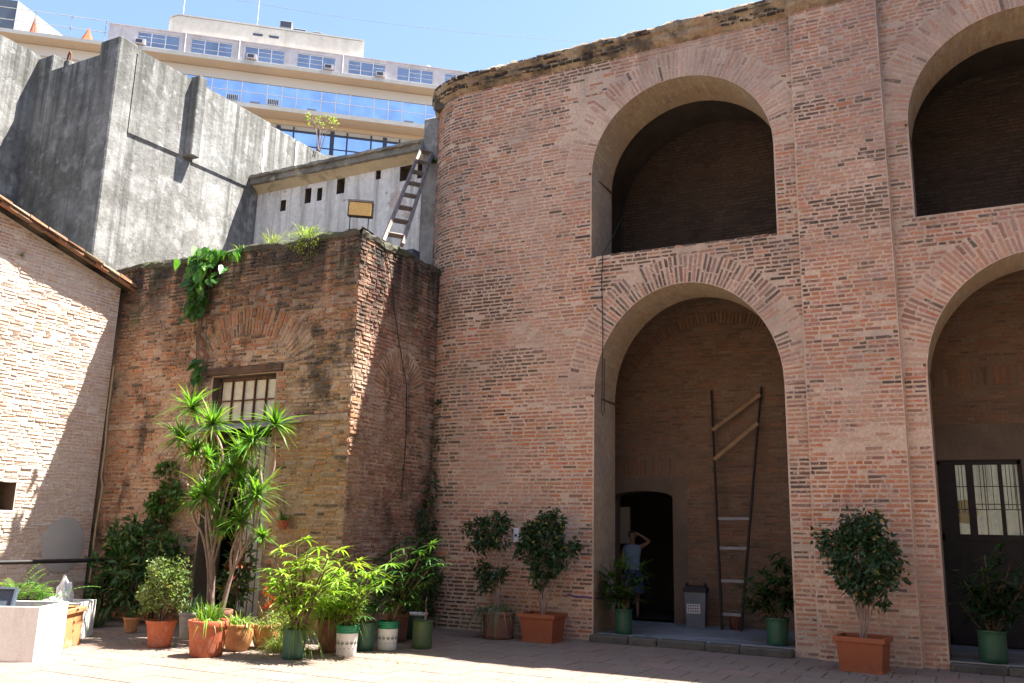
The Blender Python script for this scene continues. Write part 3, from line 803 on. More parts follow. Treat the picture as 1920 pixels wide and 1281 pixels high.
# unseen courtyard wings, added and heightened to cut sky light on the facade
cw = thing('rear_sky_blocker_wing', 'unseen brick arcaded wing added opposite the tall arches to cut sky light', 'building', (-3, -8, 0))
mb = MB(); wall_strips(mb, lambda u, v, w: V(u, -8, v), -20, 11, 0, 14, [arch_op(-17 + 5 * i, 1.6, 0, 4, 1.7, 12) for i in range(6)] + [arch_op(-17 + 5 * i, 1.6, 6.4, 8, 1.5, 12) for i in range(6)])
mb.box(-20, 11, -13, -9.2, 0, 14); mb.build('wall', M['mortar'], cw)
mb = MB(); mb.box(-20, 11, -13, -7.8, 14, 14.3); mb.build('cornice', M['cornice'], cw)
cw = thing('side_sky_blocker_wing', 'unseen brick wing added beside the arcade to cut sky light', 'building', (11, 3, 0))
mb = MB(); wall_strips(mb, lambda u, v, w: V(11, u, v), -8, 13.8, 0, 14, [arch_op(-5 + 5 * i, 1.6, 0, 4, 1.7, 12) for i in range(4)] + [arch_op(-5 + 5 * i, 1.6, 6.4, 8, 1.5, 12) for i in range(4)])
mb.box(12.2, 16, -8, 13.8, 0, 14); mb.build('wall', M['mortar'], cw)
mb = MB(); mb.box(10.8, 16, -7.8, 13.8, 14, 14.3); mb.build('cornice', M['cornice'], cw)

# rear yard wall seen through the glazed screen
rw = MB(); rw.box(-6, 8, 22, 22.3, 0, 6)
tag(rw.build('rear_yard_wall', M['limewall']), 'pale yard wall seen far behind the glazed screen', 'wall')
LOC['rear_yard_wall'] = V(0, 0, 0)
wb = thing('barred_window', 'barred pale window seen through the glazed screen', 'window', (-.2, YB - .1, .12))
mb = MB()
YW = YB + .05
# frame fills the rear opening; the roof mesh's back wall is opened here by the frame box being in front
for x in (-1.45, .9): mb.bar((x, YB - .12, .15), (x, YB - .12, 3.25), .08)
for z in (.9, 3.2): mb.bar((-1.45, YB - .12, z), (.9, YB - .12, z), .08, .08, V(0, 1, 0))
mb.build('frame', M['iron'], wb)
for i in range(9):
    mb = MB(); xb = -1.3 + i * .26; mb.tube([(xb, YB - .12, .94), (xb, YB - .12, 3.16)], .012, 6); mb.build('bar', M['iron'], wb)
for z in (1.6, 2.4):
    mb = MB(); mb.tube([(-1.41, YB - .135, z), (.86, YB - .135, z)], .012, 6); mb.build('bar', M['iron'], wb)
mb = MB(); mb.add([(-1.45, YB - .08, .9), (.9, YB - .08, .9), (.9, YB - .08, 3.2), (-1.45, YB - .08, 3.2)], [(0, 1, 2, 3)])
mb.build('pane', M['glass'], wb)

# glazed screen in the right arch
gs = thing('glazed_screen', 'dark iron framed glazed door screen under the arch', 'door', (.15, YG + .06, .12))
mb = MB(); y = YG + .06
for x in (-.45, .74): mb.bar((x, y, .12), (x, y, 2.96), .09, .07)
mb.bar((-.45, y, 2.94), (.74, y, 2.94), .07, .07, V(0, 1, 0)); mb.bar((-.45, y, 1.76), (.74, y, 1.76), .10, .07, V(0, 1, 0)); mb.bar((-.45, y, .2), (.74, y, .2), .14, .07, V(0, 1, 0))
mb.bar((-.30, y, .2), (-.30, y, 2.94), .24, .06); mb.bar((.02, y, .2), (.02, y, 2.94), .11, .06); mb.bar((.45, y, .2), (.45, y, 2.94), .06, .06)
mb.build('frame', M['iron'], gs)
for (x0, x1) in ((-.18, -.04), (.08, .42), (.48, .69)):
    mb = MB(); mb.box(x0 - .01, x1 + .01, y - .003, y + .003, 1.80, 2.91); mb.build('pane', M['glass'], gs)
    mb = MB(); mb.box(x0 - .01, x1 + .01, y - .012, y + .012, .26, 1.72); mb.build('lower_panel', M['iron'], gs)
    for z in (2.20, 2.56):
        mb = MB(); mb.bar((x0 - .01, y - .008, z), (x1 + .01, y - .008, z), .012, .012, V(0, 1, 0)); mb.build('glazing_bar', M['iron'], gs)
    n_ = 3 if x1 - x0 > .2 else 2
    for i in range(1, n_ + 1):
        xx = x0 + (x1 - x0) * i / (n_ + 1)
        mb = MB(); mb.bar((xx, y - .008, 2.2), (xx, y - .008, 2.9), .009, .009, V(0, 1, 0)); mb.build('glazing_bar', M['iron'], gs)
mb = MB(); mb.tube([(-.36, y - .05, 1.25), (-.36, y - .10, 1.25), (-.30, y - .11, 1.25), (-.25, y - .11, 1.25)], .012, 6); mb.build('handle', M['steel'], gs)
ys = thing('yellow_round_sign', 'round yellow sign behind the glass of the dark door screen', 'sign', (-.09, 16.32, 2.17))
mb = MB(); mb.lathe([(0, 0), (.19, 0), (.19, .02), (0, .02)], 28); o = mb.build('disc', M['yellow'], ys, False); o.rotation_euler = (R(90), 0, 0)
for k_ in range(3):
    mb = MB(); mb.box(-.12 + k_ * .085, -.12 + k_ * .085 + .055, -.026, -.022, -.03, .05); mb.build('lettering', M['black'], ys, False)
mb = MB(); mb.tube([(0, 0, .18), (0, 0, 1.1)], .006, 5); mb.build('hanger', M['iron'], ys, False)

# ================================================================== ANNEX
AX0, AX1, AY, AZ = -14.9, -8.87, 11.45, 6.62
ann = thing('brick_annex', 'low mossy dark red brick annex with a tall window and plants on its roof', 'building', (-11.7, AY, 0))
aop = rect_op(-11.98, -10.50, -.02, 4.27)
am = MB()
wall_strips(am, PYm(AY), AX0, AX1, 0, AZ, [aop])
am.add([(AX1, AY, 0), (AX1, 14.1, 0), (AX1, 14.1, AZ), (AX1, AY, AZ)], [(0, 1, 2, 3)])
am.add([(AX0, AY, 0), (AX0, 16.2, 0), (AX0, 16.2, AZ), (AX0, AY, AZ)], [(0, 1, 2, 3)])
am.add([(AX0, AY + .3, 6.3), (AX1 - .3, AY + .3, 6.3), (AX1 - .3, 16.2, 6.3), (AX0, 16.2, 6.3)], [(0, 1, 2, 3)])
am.add([(AX0, AY + .32, 6.3), (AX1 - .3, AY + .32, 6.3), (AX1 - .3, AY + .32, AZ), (AX0, AY + .32, AZ)], [(0, 1, 2, 3)])
am.add([(AX1 - .3, AY + .3, 6.3), (AX1 - .3, 14.1, 6.3), (AX1 - .3, 14.1, AZ), (AX1 - .3, AY + .3, AZ)], [(0, 1, 2, 3)])
am.build('wall', M['amortar'], ann)
rv = MB()
for q in ([(-11.98, AY, 0), (-11.98, AY + .55, 0), (-11.98, AY + .55, 4.27), (-11.98, AY, 4.27)], [(-10.5, AY, 0), (-10.5, AY + .55, 0), (-10.5, AY + .55, 4.27), (-10.5, AY, 4.27)],
          [(-11.98, AY, 4.27), (-10.5, AY, 4.27), (-10.5, AY + .55, 4.27), (-11.98, AY + .55, 4.27)]):
    rv.add(q, [(0, 1, 2, 3)])
rv.build('window_reveal', M['plaster_d'], ann)
drk = MB(); room(drk, -12.5, -10.0, AY + .56, 14, -.01, 4.6, skip=('f',)); drk.build('dark_room', M['void'], ann)
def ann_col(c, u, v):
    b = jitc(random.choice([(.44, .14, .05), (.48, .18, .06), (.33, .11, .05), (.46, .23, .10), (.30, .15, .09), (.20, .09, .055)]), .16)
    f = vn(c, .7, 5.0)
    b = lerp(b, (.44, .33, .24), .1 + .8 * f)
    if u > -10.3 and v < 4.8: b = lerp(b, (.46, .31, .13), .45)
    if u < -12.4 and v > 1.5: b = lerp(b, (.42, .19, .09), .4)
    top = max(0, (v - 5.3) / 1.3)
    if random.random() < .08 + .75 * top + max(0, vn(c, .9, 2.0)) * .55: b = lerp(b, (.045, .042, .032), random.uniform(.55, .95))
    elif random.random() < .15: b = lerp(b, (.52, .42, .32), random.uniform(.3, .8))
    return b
ab = Bricks()
AR = (-11.2, 1.02, 4.42, .56, .52)   # relieving arch over the window: xc, a, spring, b, t
def ann_iv(v):
    iv = [(AX0 + .3, AX1 + .004)]
    if v < 4.44: iv = cut(iv, -12.02 if v < 4.27 else -12.15, -10.46 if v < 4.27 else -10.32)
    if AR[2] < v < AR[2] + AR[3] + AR[4]:
        h = (AR[1] + AR[4]) * math.sqrt(1 - ((v - AR[2]) / (AR[3] + AR[4])) ** 2)
        if v < AR[2] + AR[3]:
            h2 = AR[1] * math.sqrt(1 - ((v - AR[2]) / AR[3]) ** 2)
            iv = cut(cut(iv, AR[0] - h, AR[0] - h2), AR[0] + h2, AR[0] + h)
        else: iv = cut(iv, AR[0] - h, AR[0] + h)
    if 3.38 < v < 3.5: iv = []
    return iv
ab.panel(PYm(AY), .02, AZ - .04, ann_iv, ann_col, course=.07, joint=.022, proud=(.002, .03), emb=.04, miss=.05, dv=.007, wave=.02)
ab.ring(PYm(AY), AR[0], AR[2], AR[1], AR[3], AR[4], ann_col, rows=2, course=.068, joint=.022, proud=(.003, .018))
def PXa(u, v, w): return V(AX1 + w, u, v)
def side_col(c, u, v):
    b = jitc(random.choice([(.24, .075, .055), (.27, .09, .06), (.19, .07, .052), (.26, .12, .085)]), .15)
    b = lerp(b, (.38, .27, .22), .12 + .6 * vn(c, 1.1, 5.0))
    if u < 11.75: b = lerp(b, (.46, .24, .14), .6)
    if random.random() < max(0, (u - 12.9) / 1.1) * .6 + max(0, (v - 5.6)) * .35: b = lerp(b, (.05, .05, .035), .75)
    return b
def side_iv(v):
    iv = [(AY - .012, 14.0)]
    if 4.0 < v < 4.85:
        h = .78 * math.sqrt(1 - ((v - 4.0) / .85) ** 2); h2 = .42 * math.sqrt(1 - ((v - 4.0) / .42) ** 2) if v < 4.42 else 0
        iv = cut(cut(iv, 12.85 - h, 12.85 - h2), 12.85 + h2, 12.85 + h)
    return iv
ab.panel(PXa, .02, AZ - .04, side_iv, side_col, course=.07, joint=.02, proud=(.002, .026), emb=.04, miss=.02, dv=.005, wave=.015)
ab.ring(PXa, 12.85, 4.0, .42, .42, .38, side_col, rows=1, course=.05, joint=.018, proud=(.002, .012))
ab.build(ann, M['abrick'], 300)
bnd = MB()
def rough_band(mb, x0, x1, y, z0, z1, wd, n=40):
    vs = []
    for i in range(n + 1):
        x = x0 + (x1 - x0) * i / n
        for (ww, z) in ((-.02, z0), (wd, z0 + .02), (wd * .9, z1 - .03), (-.02, z1)):
            vs.append((x, y - ww - random.uniform(0, .02) * (ww > 0), z + random.uniform(-.012, .012)))
    mb.add(vs, [(4*i+j, 4*(i+1)+j, 4*(i+1)+j+1, 4*i+j+1) for i in range(n) for j in range(3)])
rough_band(bnd, -10.46, AX1, AY, 3.37, 3.52, .05); bnd.build('string_course', M['amortar'], ann)
bnd = MB(); rough_band(bnd, AX0 + .35, -12.02, AY, 3.37, 3.52, .03); bnd.build('string_course', M['amortar'], ann)
cp = MB(); vs = []
n = 60; cpp = [(AX0 + (AX1 - AX0) * i / n, AY, 0, -1) for i in range(n + 1)] + [(AX1, AY + 2.65 * i / 26, 1, 0) for i in range(0, 27)]
for (x, y, nx, ny) in cpp:
    for (ww, z) in ((-.02, AZ - .10), (.03, AZ - .07), (.035, AZ + .01), (-.02, AZ + .06), (-.34, AZ + .05), (-.36, AZ - .1)):
        wj = ww + random.uniform(-.02, .022)
        vs.append((x + nx * wj, y + ny * wj, z + random.uniform(-.022, .022) + .07 * vn((x, y, 0), 1.5)))
cp.add(vs, [(6*i+j, 6*(i+1)+j, 6*(i+1)+j+1, 6*i+j+1) for i in range(len(cpp)-1) if i != n for j in range(5)])
cp.build('coping', M['coping'], ann)
lt = MB(); lt.cbox(-12.12, -10.36, AY - .05, AY + .3, 4.29, 4.43, .012); lt.build('lintel', M['wood_d'], ann)
# window: transom lights above a ledge, plank doors below
win = MB(); wy = AY + .17
for x in (-11.94, -10.54): win.bar((x, wy, 3.42), (x, wy, 4.26), .07, .06)
win.bar((-11.94, wy, 4.23), (-10.54, wy, 4.23), .06, .06, V(0, 1, 0)); win.bar((-11.94, wy, 3.45), (-10.54, wy, 3.45), .06, .06, V(0, 1, 0))
wo = win.build('window_frame', M['wood_d'], ann)
for i in range(5):
    for j in range(2):
        x0 = -11.9 + i * .266; mb = MB(); mb.box(x0 + .012, x0 + .254, wy - .004, wy + .004, 3.49 + j * .36, 3.49 + j * .36 + .345); mb.build('pane', M['dirty_reflect_glass'], wo)
for i in range(1, 5):
    mb = MB(); x0 = -11.9 + i * .266; mb.bar((x0, wy - .03, 3.46), (x0, wy - .03, 4.24), .022, .022, V(0, 1, 0)); mb.build('bar', M['rust'], wo)
mb = MB(); mb.bar((-11.92, wy - .03, 3.845), (-10.56, wy - .03, 3.845), .022, .022, V(0, 1, 0)); mb.build('bar', M['rust'], wo)
lg2 = MB(); lg2.add([(-12.4, AY - .50, 3.22), (-10.0, AY - .50, 3.26), (-10.0, AY + .02, 3.40), (-12.4, AY + .02, 3.36), (-12.4, AY - .50, 3.26), (-10.0, AY - .50, 3.30), (-10.0, AY + .02, 3.44), (-12.4, AY + .02, 3.40)],
                    [(0,3,2,1),(4,5,6,7),(0,1,5,4),(1,2,6,5),(2,3,7,6),(3,0,4,7)])
lg2.build('canopy_ledge', M['steel'], ann)
dl = thing('plank_door', 'pale grey vertical plank door standing ajar inside the annex opening', 'door', (-10.9, AY + .3, 0))
for i in range(6):
    mb = MB(); x0 = -11.25 + i * .118; mb.cbox(x0, x0 + .112, AY + .26 + i * .02, AY + .29 + i * .02, .05, 3.2, .004); mb.build('plank', M['wood_p'], dl)
mb = MB(); mb.bar((-11.25, AY + .31, .5), (-10.55, AY + .43, .5), .1, .03); mb.bar((-11.25, AY + .31, 2.6), (-10.55, AY + .43, 2.6), .1, .03); mb.build('ledge_bar', M['wood_p'], dl)

# ================================================================== LEFT BUILDING WITH SLOPING VERGE
LX = -14.55
lb = thing('limewashed_brick_building', 'pale limewashed brick gable wall with a tiled sloping verge in full sun', 'building', (LX, 9, 0))
def vz(y): return 6.12 - (y - 11.55) * .272
def PXl(u, v, w): return V(LX + w, u, v)
lm = MB(); LYE = 11.30; LY0 = 5.0; n = 30
nic = (9.22, 9.72, 1.83, 2.30)
ys_ = sorted(set([LY0 + (LYE - LY0) * i / n for i in range(n + 1)] + [nic[0], nic[1]]))
for a, b in zip(ys_[:-1], ys_[1:]):
    if nic[0] <= (a + b) / 2 <= nic[1]:
        lm.add([(LX, a, 0), (LX, b, 0), (LX, b, nic[2]), (LX, a, nic[2])], [(0, 1, 2, 3)])
        lm.add([(LX, a, nic[3]), (LX, b, nic[3]), (LX, b, vz(b)), (LX, a, vz(a))], [(0, 1, 2, 3)])
    else: lm.add([(LX, a, 0), (LX, b, 0), (LX, b, vz(b)), (LX, a, vz(a))], [(0, 1, 2, 3)])
lm.add([(LX, LYE, 0), (LX - 4.9, LYE, 0), (LX - 4.9, LYE, vz(LYE)), (LX, LYE, vz(LYE))], [(0, 1, 2, 3)])
lm.build('wall', M['lmortar'], lb)
nm = MB(); a, b, c, d = nic
for q in ([(LX, a, c), (LX - .5, a, c), (LX - .5, a, d), (LX, a, d)], [(LX, b, c), (LX - .5, b, c), (LX - .5, b, d), (LX, b, d)], [(LX, a, c), (LX - .5, a, c), (LX - .5, b, c), (LX, b, c)],
          [(LX, a, d), (LX - .5, a, d), (LX - .5, b, d), (LX, b, d)], [(LX - .5, a, c), (LX - .5, b, c), (LX - .5, b, d), (LX - .5, a, d)]): nm.add(q, [(0, 1, 2, 3)])
nm.build('niche', M['imortar'], lb)
def l_col(c, u, v):
    b = jitc(random.choice([(.50, .29, .21), (.53, .37, .29), (.46, .24, .16), (.56, .44, .35), (.42, .28, .23), (.52, .31, .17)]), .10)
    return lerp(b, (.66, .56, .46), .25 + .5 * vn(c, 1.1, 1.0))
def l_iv(v):
    hi = min(LYE - .005, 11.55 + (6.12 - v) / .272 - .25)
    iv = [(LY0, hi)] if hi > LY0 else []
    if nic[2] - .03 < v < nic[3] + .03: iv = cut(iv, nic[0] - .01, nic[1] + .01)
    return iv
lbk = Bricks()
lbk.panel(PXl, .02, 7.4, l_iv, l_col, course=.060, joint=.016, L=.25, proud=(.002, .013), emb=.05, miss=.02, dv=.003, wave=.012)
lbk.build(lb, M['lbrick'], 300)
# roof and verge: a bed of tiles over brick corbel pieces
rfm = MB()
def roofz(y): return vz(y) + .09
rfm.add([(LX + .16, LY0, roofz(LY0)), (LX + .16, 11.62, roofz(11.62)), (-19.4, 11.62, roofz(11.62)), (-19.4, LY0, roofz(LY0)),
         (LX + .16, LY0, vz(LY0) - .02), (LX + .16, 11.62, vz(11.62) - .02), (-19.4, 11.62, vz(11.62) - .02), (-19.4, LY0, vz(LY0) - .02)],
        [(0, 1, 2, 3), (4, 7, 6, 5), (0, 4, 5, 1), (1, 5, 6, 2)])
rfo = rfm.build('roof', M['tilemat'], lb)
def t_col():
    return jitc(random.choice([(.30, .13, .065), (.25, .12, .07), (.33, .17, .09), (.20, .11, .07), (.26, .20, .13)]), .15)
mb = MB()
for rowi, (dz, ov, ln) in enumerate(((.0, .27, .30), (.06, .33, .40))):
    y = LY0
    while y < 11.6:
        l = ln * random.uniform(.85, 1.15); y2 = min(y + l, 11.66)
        mb = MB(); zz = [vz(y) + dz, vz(y2) + dz]; o_ = ov + random.uniform(-.03, .03); t = .05
        j1, j2 = random.uniform(-.015, .012), random.uniform(-.015, .012)
        mb.add([(LX - .2, y, zz[0]), (LX + o_ + j1, y, zz[0] + j1), (LX + o_ + j2, y2 - .012, zz[1] + j1), (LX - .2, y2 - .012, zz[1]),
                (LX - .2, y, zz[0] + t), (LX + o_ + j2 - .02, y, zz[0] + t + j2), (LX + o_ + j1 - .02, y2 - .012, zz[1] + t), (LX - .2, y2 - .012, zz[1] + t)],
               [(0,3,2,1),(4,5,6,7),(0,1,5,4),(1,2,6,5),(2,3,7,6),(3,0,4,7)], t_col())
        mb.build('tile', M['tilemat'], lb); y = y2
mb = MB(); mb.lathe([(0, .012), (.36, .01), (.42, 0)], 22); o = mb.build('cement_patch', M['off_fascia'], lb, False)
o.location = V(LX + .022, 10.75, 1.25) - LOC[lb.name]; o.rotation_euler = (0, R(90), 0); o.scale = (1.15, 1, 1)

# ================================================================== CONCRETE BLOCK, WHITE WALL
cb = thing('tall_concrete_wall', 'tall stained grey concrete party wall with a corner pillar behind the annex', 'wall', (-16, 12.1, 0))
mb = MB()
ZA = 12.3
mb.box(-19.5, -16.5, 12.06, 12.36, 0, ZA)
mb.build('wall', M['concrete'], cb)
mb = MB(); vs = []; n = 40
zt_ = lambda y: 12.14 + (y - 12.06) * .0256 + .05 * vn((0, y, 0), 1.1) + random.uniform(-.012, .012)
ysb = [12.06 + 10.94 * i / 90 for i in range(91)]; zsb = [zt_(y) for y in ysb]
for i in range(90):
    mb.add([(-16, ysb[i], 0), (-16, ysb[i+1], 0), (-16, ysb[i+1], zsb[i+1] - .03), (-16, ysb[i], zsb[i] - .03), (-16.03, ysb[i], zsb[i]), (-16.03, ysb[i+1], zsb[i+1]), (-16.3, ysb[i+1], zsb[i+1] - .02), (-16.3, ysb[i], zsb[i] - .02)], [(0, 1, 2, 3), (3, 2, 5, 4), (4, 5, 6, 7)])
mb.add([(-16.3, 12.06, 0), (-16.3, 23, 0), (-16.3, 23, 12.42), (-16.3, 12.06, 12.14)], [(3, 2, 1, 0)])
mb.build('wall', M['concrete'], cb)
mb = MB(); mb.cbox(-16.62, -15.97, 11.61, 12.10, 0, 12.24, .03); mb.build('pillar', M['concrete'], cb)
mb = MB(); mb.cbox(-16.02, -15.72, 13.66, 13.92, 10.2, 12.26, .02); mb.build('fin', M['concrete'], cb)
mb = MB(); mb.add([(-15.96, 12.09, 10.12), (-15.96, 13.65, 10.2), (-15.96, 13.65, 12.19), (-15.96, 12.09, 12.15), (-16.01, 12.11, 10.04), (-16.01, 13.65, 10.12)], [(0, 1, 2, 3), (0, 4, 5, 1)])
mb.add([(-15.965, 13.93, 10.16), (-15.965, 16.4, 10.24), (-15.965, 16.4, 12.27), (-15.965, 13.93, 12.2), (-16.01, 13.93, 10.08), (-16.01, 16.4, 10.16)], [(0, 1, 2, 3), (0, 4, 5, 1)])
mb.build('panel_render', M['concrete'], cb)
mb = MB(); mb.add([(-19.5, 12.06, 0), (-19.5, 6, 0), (-19.5, 6, 12.9), (-19.5, 12.06, 12.84)], [(0, 1, 2, 3)]); mb.box(-19.8, -19.51, 6, 12.3, 0, 12.82); mb.build('wall', M['concrete'], cb)
mb = MB(); mb.cbox(-19.52, -18.95, 12.05, 12.4, 12.2, 12.74, .02); mb.cbox(-18.6, -18.42, 12.1, 12.3, 12.2, 12.5, .02); mb.build('broken_stub', M['concrete'], cb)
mb = MB(); mb.tube([(-18.62, 12.2, 12.25), (-18.6, 12.2, 12.7), (-18.55, 12.2, 12.78), (-18.5, 12.2, 12.7), (-18.48, 12.2, 12.3)], .025, 6); mb.build('bent_pipe', M['rust'], cb)
def drip(y, z0, z1, wd):
    mb = MB(); vs = []; n = 14
    for i in range(n + 1):
        z = z0 + (z1 - z0) * i / n; yc = y + .12 * vn((y, z, 0), .8) + .03 * math.sin(i * 1.3); wv = wd * random.uniform(.6, 1.2) * (1 - .5 * i / n)
        vs += [(-15.955, yc - wv, z), (-15.955, yc + wv, z)]
    mb.add(vs, [(2*i, 2*i+1, 2*i+3, 2*i+2) for i in range(n)]); mb.build('paint_drip', M['white_box'], cb)
mb_y = [(16.25, 12.0, 10.3, .06)]
for a in mb_y: drip(*a)
for (y, z0, z1, wd) in ((17.5, 12.2, 11.3, .05), (18.9, 12.25, 11.4, .04)):
    mb = MB(); mb.add([(-15.985, y - wd, z0), (-15.985, y + wd, z0), (-15.985, y + wd * .5, z1), (-15.985, y - wd * .6, z1)], [(0, 1, 2, 3)]); mb.build('paint_drip', M['white_box'], cb)

WY = 16.2
ww_ = thing('whitewashed_wall', 'whitewashed wall with a mouldy overhanging eave and a row of small holes', 'wall', (-13, WY, 6))
holes = [(-15.1, 9.72, .09, .15), (-14.30, 9.86, .10, .2), (-13.93, 9.84, .08, .17), (-13.28, 9.95, .12, .2), (-12.15, 10.06, .07, .12), (-11.35, 9.96, .17, .19), (-10.9, 9.96, .12, .2)]
mb = MB()
wall_strips(mb, PYm(WY), -16, -9.5, 5.5, 10.4, [rect_op(x - a, x + a, z - b, z + b) for x, z, a, b in holes])
mb.build('wall', M['limewall'], ww_)
for x, z, a, b in holes:
    mb = MB(); room(mb, x - a, x + a, WY, WY + .3, z - b, z + b, skip=('f',)); mb.build('putlog_hole', M['plaster_d'], ww_)
mb = MB(); vs = []; n = 50
for i in range(n + 1):
    x = -16.0 + (6.4) * i / n
    for (y, z) in ((WY, 10.16), (WY - .05, 10.2), (WY - .28, 10.32)):
        vs.append((x, y, z + random.uniform(-.008, .008)))
mb.add(vs, [(3*i+j, 3*(i+1)+j, 3*(i+1)+j+1, 3*i+j+1) for i in range(n) for j in range(2)], None, True); mb.build('cove', M['eave'], ww_)
mb = MB(); vs = []
for i in range(n + 1):
    x = -16.0 + 6.4 * i / n
    for (y, z) in ((WY - .27, 10.30), (WY - .34, 10.32), (WY - .33, 10.45), (WY - .40, 10.47), (WY - .40, 10.54), (WY + .4, 10.62)):
        vs.append((x, y + random.uniform(-.012, .012), z + random.uniform(-.014, .014)))
mb.add(vs, [(6*i+j, 6*(i+1)+j, 6*(i+1)+j+1, 6*i+j+1) for i in range(n) for j in range(5)]); mb.build('eave_edge', M['eave_edge'], ww_)
mb = MB(); mb.cbox(-10.32, -9.62, 15.32, 16.1, 6.0, 10.75, .04); mb.build('end_pier', M['concrete'], ww_)
mb = MB(); mb.box(-9.66, -9.5, 13.95, 14.2, 6.6, 7.15); mb.build('meter_box', M['tray'], ww_)

# ================================================================== OFFICE BLOCK far behind
OFL = V(-47.461, 54.244, 0)
of = thing('office_block', 'long modern office block with blue ribbon windows and projecting slabs behind', 'building', OFL, R(40.007))
def opart(name, mb, mat, par=None): return mb.build(name, M[mat], par or of, False)
X0, X1, DEEP = -30, 30, 14
mb = MB(); mb.box(X0, X1, 2.2, DEEP, 0, 34); mb.box(X0, X1, 1.9, DEEP, 34, 36.5); mb.box(X0, X1, 1.6, DEEP, 36.5, 40.4); opart('wall', mb, 'off_beam')
# projecting slabs
for (z0, z1, nm) in ((40.36, 40.69, 0), (36.42, 36.80, 1), (32.5, 32.9, 2)):
    mb = MB(); mb.box(X0, X1, 0, 2.4, z0, z1); opart('floor_slab', mb, 'off_fascia')
    mb = MB(); mb.box(X0, X1, .02, 1.6 if nm == 0 else 1.9, z0 - .02, z0 - .002); opart('soffit', mb, 'off_soffit')
mb = MB(); mb.box(X0, X1, 1.35, 1.62, 39.42, 40.3); opart('beam', mb, 'off_beam')
mb = MB(); mb.box(X0, X1, 1.6, 1.92, 36.0, 36.38); opart('beam', mb, 'off_soffit')
# middle ribbon of sky-reflecting panes
S0 = [-9.07, -7.82, -6.58, -4.46, -3.2, -1.97, .15, 1.37, 2.59, 4.74, 5.94, 7.15, 9.26]
edges_ = []
x = -29.8; 
base_e = []
st = [-4.46, -3.2, -1.97]
k_ = -6
while -4.46 + k_ * 4.61 < 29:
    for q in st: base_e.append(q + k_ * 4.61)
    k_ += 1
base_e = [e for e in base_e if -29.5 < e < 29.5]
for e0, e1 in zip(base_e[:-1], base_e[1:]):
    if not (-15 < e0 < 13): continue
    mb = MB(); mb.box(e0 + .05, e1 - .05, 1.44, 1.48, 36.81, 39.40); wn_ = opart('window', mb, 'blueglass')
    mb = MB(); mb.box(e0 - .04, e0 + .04, 1.40, 1.47, 36.81, 39.40); opart('mullion', mb, 'off_frame', wn_)
    mb = MB(); mb.box(e0 + .05, e1 - .05, 1.41, 1.435, 38.45, 38.51); opart('transom', mb, 'off_frame', wn_)
# small wall air conditioners and vents behind the ribbon
for (x, wd, h) in ((-7.3, 1.0, .55), (-3.9, 1.0, .55)):
    mb = MB(); mb.box(x - wd/2, x + wd/2, 1.30, 1.43, 37.5, 37.5 + h); v = opart('vent_grille', mb, 'off_frame')
    for i in range(6):
        mb = MB(); xx = x - wd/2 + .06 + i * .155; mb.box(xx, xx + .1, 1.285, 1.30, 37.54, 37.46 + h); opart('slot', mb, 'off_mullion', v)
for x in (-5.4, -.6, 7.9):
    mb = MB(); mb.box(x - .4, x + .4, 1.1, 1.43, 37.2, 37.5); opart('air_conditioner', mb, 'ac')
# top floor: wall with grouped windows
WN = [(-15.18, -11.84), (-10.9, -7.57), (-6.5, -3.2), (-2.14, 1.12), (2.26, 5.5), (6.54, 9.75), (10.8, 14.1)]
tmb = MB()
wall_strips(tmb, lambda u, v, w: V(u, .12, v), -17.45, 16, 40.69, 42.43, [rect_op(a, b, 40.80, 42.12) for a, b in WN])
tmb.box(-17.45, 16, .6, 12, 40.69, 42.40)
tmb.add([(-17.45, .12, 40.69), (-17.45, .6, 40.69), (-17.45, .6, 42.43), (-17.45, .12, 42.43)], [(0, 1, 2, 3)])
tmb.box(-17.5, 16.05, .05, 12, 42.43, 42.50)
opart('top_floor_wall', tmb, 'off_wall')
for wi, (a, b) in enumerate(WN):
    wd = (b - a) / 3
    fm = MB(); fm.box(a, b, .16, .24, 40.80, 40.86); fm.box(a, b, .16, .24, 42.06, 42.12)
    for i in range(4): fm.box(a + i * wd - (.03 if i else 0), a + i * wd + (.03 if i < 3 else 0), .15, .25, 40.86, 42.06)
    wo = opart('window', fm, 'off_frame')
    for i in range(3):
        mb = MB(); mb.box(a + i * wd + .03, a + (i+1) * wd - .03, .19, .22, 40.86, 42.06); opart('pane', mb, 'greyglass', wo)
        for zz in (41.25, 41.68):
            if (wi + i) % 3 == 2 and zz > 41.5: continue
            mb = MB(); mb.box(a + i * wd + .03, a + (i+1) * wd - .03, .175, .188, zz, zz + .03); opart('glazing_bar', mb, 'off_frame', wo)
for (a, z) in ((-14.9, 40.9), (-5.9, 40.9), (.6, 40.88), (5.1, 40.85)):
    mb = MB(); mb.box(a - .42, a + .42, -.12, .15, z, z + .42); acu = opart('air_conditioner', mb, 'off_wall')
    mb = MB(); mb.box(a - .33, a + .2, -.14, -.121, z + .06, z + .36); opart('grille', mb, 'off_mullion', acu)
for a in (-11.4, -7.0, 1.75):
    mb = MB(); mb.tube([(a, .06, 40.7), (a, .06, 42.42)], .06, 6); opart('drain_pipe', mb, 'off_wall')
